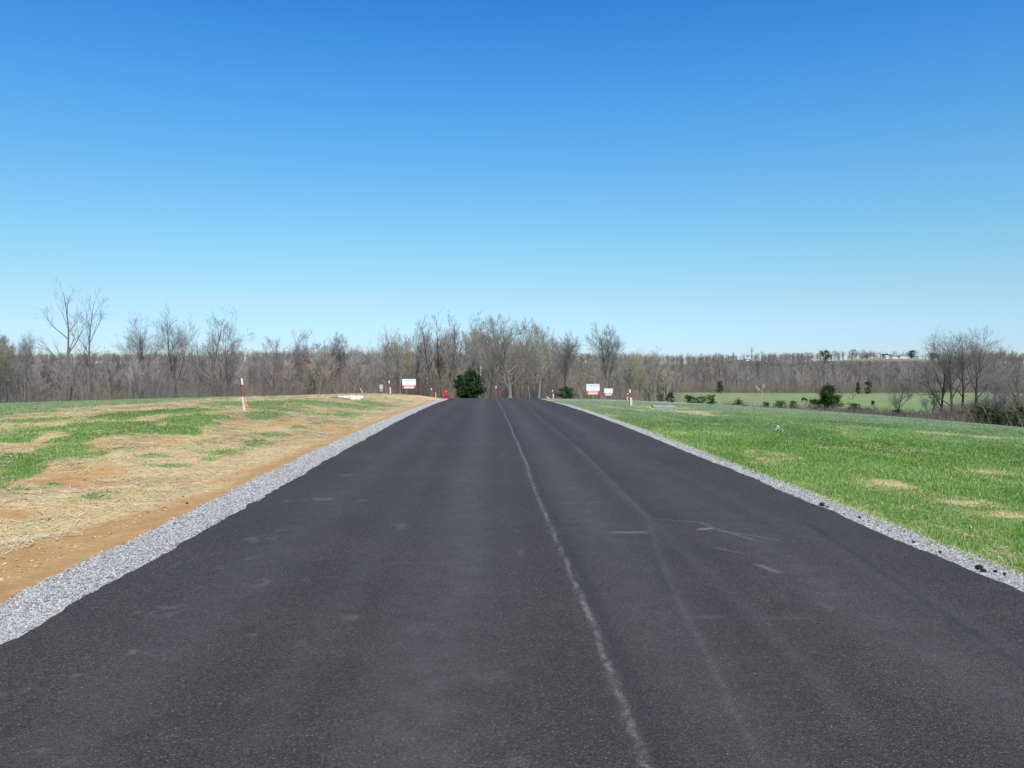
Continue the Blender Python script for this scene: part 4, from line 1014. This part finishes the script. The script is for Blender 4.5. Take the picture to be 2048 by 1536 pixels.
# ------------------------------------------------------------------ signs
def sign(x, y, z0, w, h, top, lab, face=0.0, small=False, sag=0.0):
    """top = height of the panel's top over the ground"""
    e = empty('yard_sign', (x, y, z0), face, 1, label=lab, category='sign', group='white and red yard signs')
    zt = top; hr = h * .34
    mb = MB().box((0, 0, zt - (h - hr) / 2), (w, .012, h - hr), bev=.003); obj('panel', mb.mesh('panel', M['white']), e)
    mb = MB().box((0, -.002, zt - (h - hr) - hr / 2), (w * 1.03, .018, hr), bev=.003); band = obj('lower_band', mb.mesh('lower_band', M['red']), e)
    mb = MB().box((-.01 * w, -.013, zt - (h - hr) - hr * .30), (w * .74, .004, hr * .40)); obj('orange_strip', mb.mesh('orange_strip', M['orange']), band)
    mb = MB().box((-.01 * w, -.0135, zt - (h - hr) - hr * .74), (w * .72, .005, hr * .42)); obj('white_strip', mb.mesh('white_strip', M['white']), band)
    # lettering, illegible at this size: rows of small strokes
    rg = random.Random(int(x * 10))
    def row(zc, x0, x1, hh, material, y_, nm, par):
        m_ = MB(); cx = x0
        while cx < x1:
            cw = rg.uniform(.35, .8) * hh; s = rg.uniform(.6, 1)
            m_.box((cx + cw / 2, y_, zc - hh * (1 - s) / 2), (cw * .35, .003, hh * s)); 
            if rg.random() < .7: m_.box((cx + cw * .45, y_ - .0008, zc + rg.uniform(-.4, .3) * hh), (cw * .8, .003, hh * .2))
            cx += cw + rg.uniform(.12, .35) * hh
        obj(nm, m_.mesh(nm, material), par)
    if not small:
        row(zt - .13 * h, -.30 * w, .42 * w, .14 * h, M['print_dark'], -.009, 'lettering', e)
        row(zt - .32 * h, -.15 * w, .30 * w, .08 * h, M['print_grey'], -.009, 'lettering', e)
        row(zt - .45 * h, -.28 * w, .30 * w, .045 * h, M['print_grey'], -.009, 'lettering', e)
    else:
        row(zt - .12 * h, -.20 * w, .25 * w, .06 * h, M['print_grey'], -.009, 'lettering', e)
        row(zt - .30 * h, -.25 * w, .20 * w, .04 * h, M['print_grey'], -.009, 'lettering', e)
    row(zt - (h - hr) - hr * .30, -.36 * w, .34 * w, hr * .26, M['red'], -.018, 'lettering', band)
    row(zt - (h - hr) - hr * .74, -.30 * w, .28 * w, hr * .16, M['print_dark'], -.019, 'lettering', band)
    for sx in (-1, 1):
        mb = MB().box((sx * w * .505, .016, (zt - .05) / 2 - .15), (.035, .02, zt + .25), bev=.004); obj('leg', mb.mesh('leg', M['leg']), e)
    return e
def at(px, ybase, dep):
    x, y = ray(px, dep); return x, y, g1(x, y)
s_ = FPX
def put_sign(px, ytop_, ybot, wpx, dep, lab, face=0., small=False):
    x, y = ray(px, dep); z0 = g1(x, y); w = wpx * dep / FPX; h = (ybot - ytop_) * dep / FPX; top = ztop(ytop_, dep) - z0
    return sign(x, y, z0, w, h, top, lab, face, small)
put_sign(818, 758, 777, 27, 71, 'large white sign with a red lower band beside the left lawn stakes', .15)
e = put_sign(762.5, 769, 783, 15, 96, 'small greyish sign with a red frame left of the large left one', 1.25, True)
put_sign(1186, 768, 789, 27, 71, 'larger of the two white and red signs on the right lawn', .1)
put_sign(1217, 777, 791, 18, 69, 'smaller of the two white and red signs on the right lawn', .2, True)

# ------------------------------------------------------------------ marker posts and stakes
def marker(x, y, z0, H, r, lean, lab):
    e = empty('marker_post', (x, y, z0 - .1), 0, 1, label=lab, category='marker post', group='red and white marker posts')
    e.rotation_euler = (lean[0], lean[1], 0)
    wh = H * .19
    obj('shaft', MB().lathe([(0.0, 0), (r, 0), (r, H + .1 - wh), (0, H + .1 - wh)], n=14).mesh('shaft', M['dull_red'], False), e)
    obj('cap', MB().lathe([(r * 1.02, H + .1 - wh), (r * 1.12, H + .1 - wh + .002), (r * 1.12, H + .09), (r * .9, H + .1), (0, H + .1)], n=14).mesh('cap', M['white'], False), e)
    return e
def stake(x, y, z0, H, w, lean, lab, ribbon=False, material='stake', reddish=False):
    e = empty('survey_stake', (x, y, z0 - .1), .3, 1, label=lab, category='stake', group='pale survey stakes')
    e.rotation_euler = (lean[0], lean[1], .2)
    obj('shaft', MB().box((0, 0, (H + .1) / 2), (w, w * .5, H + .1), bev=.004).mesh('shaft', M[material]), e)
    obj('tip', MB().add([(-w / 2, -w / 4, H + .1), (w / 2, -w / 4, H + .1), (w / 2, w / 4, H + .1), (-w / 2, w / 4, H + .1), (0, 0, H + .1 + w * .5)], T=[(0, 1, 4), (1, 2, 4), (2, 3, 4), (3, 0, 4)]).mesh('tip', M[material]), e)
    if ribbon:
        rg = random.Random(3); m_ = MB()
        m_.box((0, 0, H * .80), (w * 1.15, w * .7, .025))
        for k in range(3):
            z = H * .80; px_, s = w * .5, []
            pts = [(w * .5 + .012 * j * (1 + .3 * k), -.02 + .01 * k, z - (.024 + .006 * k) * j) for j in range(6)]
            V = [(p[0], p[1] - .0, p[2]) for p in pts] + [(p[0] + .03, p[1] + .01 * math.sin(j), p[2] + .01) for j, p in enumerate(pts)]
            m_.add(V, Q=[(j, j + 1, j + 7, j + 6) for j in range(5)])
        obj('ribbon', m_.mesh('ribbon', M['ribbon']), e)
    return e
def vert(px, ytop_, ybase, guess):
    """foot where the line of sight through the base meets the ground"""
    lo, hi = guess * .4, guess * 1.6
    best = min(np.linspace(lo, hi, 240), key=lambda d: abs(ZC - g1(*ray(px, d)) - (ybase - 735) * d / FPX) + abs(d - guess) * .004)
    x, y = ray(px, best); return x, y, g1(x, y), best
x, y, z, dep = vert(489, 757, 822, 33)
print('post1', x, y, z, dep)
H = 65 * dep / FPX
marker(x, y, z, H, .5 * 3.2 * dep / FPX, (0, -.075), 'near marker post with a white top leaning left on the left lawn')
stake(x + .05, y - .13, z, H * .42, 4.2 * dep / FPX, (0, -.13), 'pale stake with an orange ribbon against the near marker post', ribbon=True)
x, y = ray(778, 77); z = g1(x, y); H = ztop(761, 77) - z
marker(x, y, z, H, .055, (0, 0), 'far marker post on the left lawn between the two left signs'); 
stake(x + .16, y - .2, z, H * .48, .13, (0, -.03), 'pale stake at the foot of the far left marker post')
x, y = ray(721, 92); z = g1(x, y); Ht = ztop(777, 92) - z
marker(x, y, z, Ht, .045, (0, .02), 'distant short marker post behind the white slab')
stake(x + .20, y - .2, z, max(Ht - .25, .3), .10, (0, .02), 'pale stake next to the distant marker post behind the white slab')
x, y, z, dep = vert(1260.5, 779, 812, 54)
print('post2', x, y, z, dep)
H = 33 * dep / FPX
marker(x, y, z, H, .5 * 3.2 * dep / FPX, (0, -.02), 'marker post with a white top on the right lawn near the metal lid')
stake(x + .02, y - .15, z, H * .46, .12, (0, -.03), 'pale stake against the right marker post')
x, y = ray(1255.5, 68); z = g1(x, y)
marker(x, y, z, ztop(786, 68) - z, .045, (0, .02), 'slimmer marker post just behind the right marker post')
stake(x - .05, y - .1, z, .32, .08, (0, .02), 'small pale stake at the foot of the slimmer right marker post')
x, y = ray(992, 88); z = g1(x, y); marker(x, y, max(z, g1(x, y)), ztop(772, 88) - z, .05, (0, 0), 'marker post beyond the crest at the end of the road')
x, y = ray(1105, 80); z = g1(x, y); H = ztop(780, 80) - z
marker(x, y, z, H, .045, (0, .01), 'short marker post at the right end of the road crest')
stake(x + .06, y - .15, z, H * .5, .11, (0, .03), 'white stake at the foot of the post right of the road crest')
x, y = ray(1097, 79); z = g1(x, y)
e = empty('fallen_stake', (x, y, z + .06), 0, 1, label='white stake fallen on its side at the right end of the road crest', category='stake')
e.rotation_euler = (0, .55, .1); obj('shaft', MB().box((0, 0, 0), (.45, .09, .07), bev=.01).mesh('shaft', M['white']), e)
x, y = ray(866.5, 84); z = g1(x, y)
marker(x, y, z, ztop(776, 84) - z, .045, (0, -.2), 'thin marker post leaning left beside the red hydrant')
x, y = ray(871.5, 83); z = g1(x, y); stake(x, y, z, max(ztop(784.5, 83) - z, .25), .07, (0, 0), 'short pale stake between the thin leaning post and the hydrant')

# ------------------------------------------------------------------ hydrant
x, y = ray(892, 79); z = g1(x, y); H = ztop(780.5, 79) - z
print('hydrant', x, y, z, H)
Hy = H; k = Hy / .82
e = empty('fire_hydrant', (x, y, z), .15, k, label='red fire hydrant beside the left end of the road crest', category='hydrant')
hm = M['hydrant']; e.scale = (k * 1.45, k * 1.45, k)
obj('base', MB().lathe([(0, 0), (.17, 0), (.17, .035), (.12, .04), (.12, .06)], n=20).mesh('base', hm), e)
obj('barrel', MB().lathe([(.115, .05), (.11, .12), (.105, .5), (.13, .51), (.13, .55), (.115, .56)], n=20).mesh('barrel', hm), e)
obj('bonnet', MB().lathe([(.13, .56), (.135, .58), (.128, .66), (.105, .73), (.05, .775), (.045, .80), (.04, .82), (0, .82)], n=20).mesh('bonnet', hm), e)
for a in (1, -1): obj('side_outlet', MB().lathe([(.045, .08 * a), (.05, .13 * a), (.065, .135 * a), (.065, .19 * a), (.03, .195 * a), (.025, .22 * a), (0, .22 * a)], (0, 0, .42), 14, 'x').mesh('side_outlet', hm), e)
obj('front_outlet', MB().lathe([(0, -.22), (.03, -.22), (.035, -.20), (.09, -.195), (.09, -.14), (.065, -.135), (.06, -.08)], (0, 0, .38), 16, 'y').mesh('front_outlet', hm), e)

# ------------------------------------------------------------------ white slab and metal lid
x, y, z, dep = vert(699, 790, 797, 50)
print('slab', x, y, z, dep)
rg = np.random.default_rng(9); nseg = 28; W = 52 * dep / FPX
V = []; 
for lv, (kk, zz) in enumerate(((1.0, -.05), (1.0, .04), (.95, .09), (.6, .12), (.0, .13))):
    for j in range(nseg):
        a = 2 * math.pi * j / nseg; r_ = 1 + .10 * math.sin(3 * a + 1) + .05 * rg.normal()
        V.append((W / 2 * kk * r_ * math.cos(a), .9 * kk * r_ * math.sin(a), zz + (.02 * rg.normal() if 0 < lv < 4 else 0)))
Q = [(i * nseg + j, i * nseg + (j + 1) % nseg, (i + 1) * nseg + (j + 1) % nseg, (i + 1) * nseg + j) for i in range(4) for j in range(nseg)]
obj('concrete_slab', arr_mesh('concrete_slab', np.array(V), np.array(Q), M['concrete']), loc=(x, y, z), label='low white weathered slab lying on the crest of the left lawn', category='slab')
x, y, z, dep = vert(1327, 812, 817, 44)
print('lid', x, y, z, dep)
e = empty('utility_box', (x, y, z), -.12, 1, label='low grey utility box lid lying in straw on the right lawn', category='utility box')
W = 44 * dep / FPX; e.rotation_euler = (.05, .02, -.1)
obj('box_side', MB().box((0, 0, .03), (W, .9, .12), bev=.01).mesh('box_side', M['dark_side']), e)
obj('cover', MB().box((.02, 0, .105), (W * 1.01, .93, .028), bev=.008).mesh('cover', M['grey_lid']), e)
obj('lifting_handle', MB().box((.05, .1, .125), (.14, .05, .018)).mesh('lifting_handle', M['dark_side']), e)

# ------------------------------------------------------------------ buildings on the ridge
def house(px, ybase, dep, w, d_, h, roof, lab, name, wallm, roofm, face, wins, garage=False):
    x, y = ray(px, dep); gz = g1(x, y); zb = max(ztop(ybase, dep), gz + .15)
    e = empty(name, (x, y, zb), face, 1, label=lab, category=name.split('_')[-1])
    lo = min(0, gz - zb) - .5
    wall = MB().box((0, 0, (h + lo) / 2), (w, d_, h - lo))
    wall.add([(-w / 2, -d_ / 2, h), (-w / 2, d_ / 2, h), (-w / 2, 0, h + roof), (w / 2, -d_ / 2, h), (w / 2, d_ / 2, h), (w / 2, 0, h + roof)], T=[(0, 2, 1), (3, 4, 5)])
    obj('wall', wall.mesh('wall', wallm), e)
    o_ = .5; t_ = .25; V = []
    for xx in (-w / 2 - o_, w / 2 + o_):
        for yy, zz in ((-d_ / 2 - o_, h - roof * o_ / (d_ / 2)), (0, h + roof), (d_ / 2 + o_, h - roof * o_ / (d_ / 2))):
            V += [(xx, yy, zz + .01), (xx, yy, zz + t_)]
    Q = [(1, 7, 9, 3), (3, 9, 11, 5), (0, 2, 8, 6), (2, 4, 10, 8), (0, 1, 3, 2), (2, 3, 5, 4), (6, 8, 9, 7), (8, 10, 11, 9), (0, 6, 7, 1), (4, 5, 11, 10)]
    obj('roof', MB().add(V, Q=Q).mesh('roof', roofm), e)
    for (wx, wz, ww, wh) in wins: obj('window', MB().box((wx, -d_ / 2 - .05, wz), (ww, .12, wh)).mesh('window', M['pane']), e)
    return e
house(1785, 718.5, 838, 8, 6, 2.4, 1.7, 'white farmhouse with a grey roof on the skyline hilltop', 'farm_house', M['siding'], M['roof_g'], .5, [(-2.4, 1.3, 1.0, 1.0), (0, 1.3, .9, 1.0), (2.4, 1.3, 1.1, 1.0)])
house(1801, 718.2, 846, 10, 6, 2.5, 1.4, 'pale blue grey shed just right of the white farmhouse on the hilltop', 'garage_building', M['roof_w'], M['roof_g'], -.3, [(-2.5, 1.0, 2.4, 1.7)])
house(1772, 718.5, 832, 3.4, 3, 2.0, .8, 'small white hut left of the hilltop farmhouse', 'small_hut', M['siding'], M['roof_w'], .4, [(0, 1.1, .7, .8)])
house(1494, 720, 770, 5.2, 5, 1.4, .8, 'small barn with a bright metal roof among the trees of the far ridge', 'far_barn', M['siding'], M['roof_w'], .2, [(-1.4, .8, 1.4, 1.1), (1.4, .8, 1.2, 1.1)])

# ------------------------------------------------------------------ cattle
def cow(x, y, rot, graze, lab):
    """joints of a cow grown with a skin; facing +X"""
    J = dict(rump=(-.80, 0, 1.18, .27), back=(-.25, 0, 1.14, .36), chest=(.42, 0, 1.12, .34), neck=(.82, 0, 1.28 if not graze else 1.0, .20),
             poll=(1.12, 0, 1.48 if not graze else .62, .14), muzzle=(1.40, 0, 1.30 if not graze else .22, .09))
    names = list(J); V = [J[k][:3] for k in names]; Rr = [J[k][3] for k in names]; E = [(i, i + 1) for i in range(len(names) - 1)]
    def chain(root, pts):
        p = names.index(root) if isinstance(root, str) else root
        for q in pts: V.append(q[:3]); Rr.append(q[3]); E.append((p, len(V) - 1)); p = len(V) - 1
    for s in (-1, 1):
        chain('rump', [(-.74, s * .20, .92, .17), (-.62, s * .22, .66, .10), (-.86, s * .22, .42, .065), (-.80, s * .22, .06, .06)])
        chain('chest', [(.46, s * .20, .84, .13), (.48, s * .20, .46, .07), (.46, s * .20, .06, .06)])
        pz = J['poll']; chain('poll', [(pz[0] - .04, s * .22, pz[2] + .06, .035)])
    chain('rump', [(-1.06, 0, 1.05, .035), (-1.10, 0, .55, .03)])
    me = bpy.data.meshes.new('cow'); me.from_pydata(V, E, []); me.materials.append(M['hide'])
    o = bpy.data.objects.new('cow', me); o.location = (x, y, g1(x, y) + .02); o.rotation_euler = (0, 0, rot)
    link(o, label=lab, category='cow', group='black cattle in the pasture')
    sk = o.modifiers.new('skin', 'SKIN'); sk.use_smooth_shade = True
    for i, v in enumerate(me.skin_vertices[0].data): v.radius = (Rr[i], Rr[i]); v.use_root = (i == 1)
    o.modifiers.new('sub', 'SUBSURF').levels = 1; o.modifiers['sub'].render_levels = 1
for px, yb, dep, rot, gz, lab in ((1746, 811, 228, 1.35, False, 'black cow seen from behind in the pasture right of the largest cedar'), (1609, 803, 252, .3, True, 'small black cow grazing in the pasture left of the largest cedar')):
    x, y = ray(px, dep); cow(x, y, rot, gz, lab)
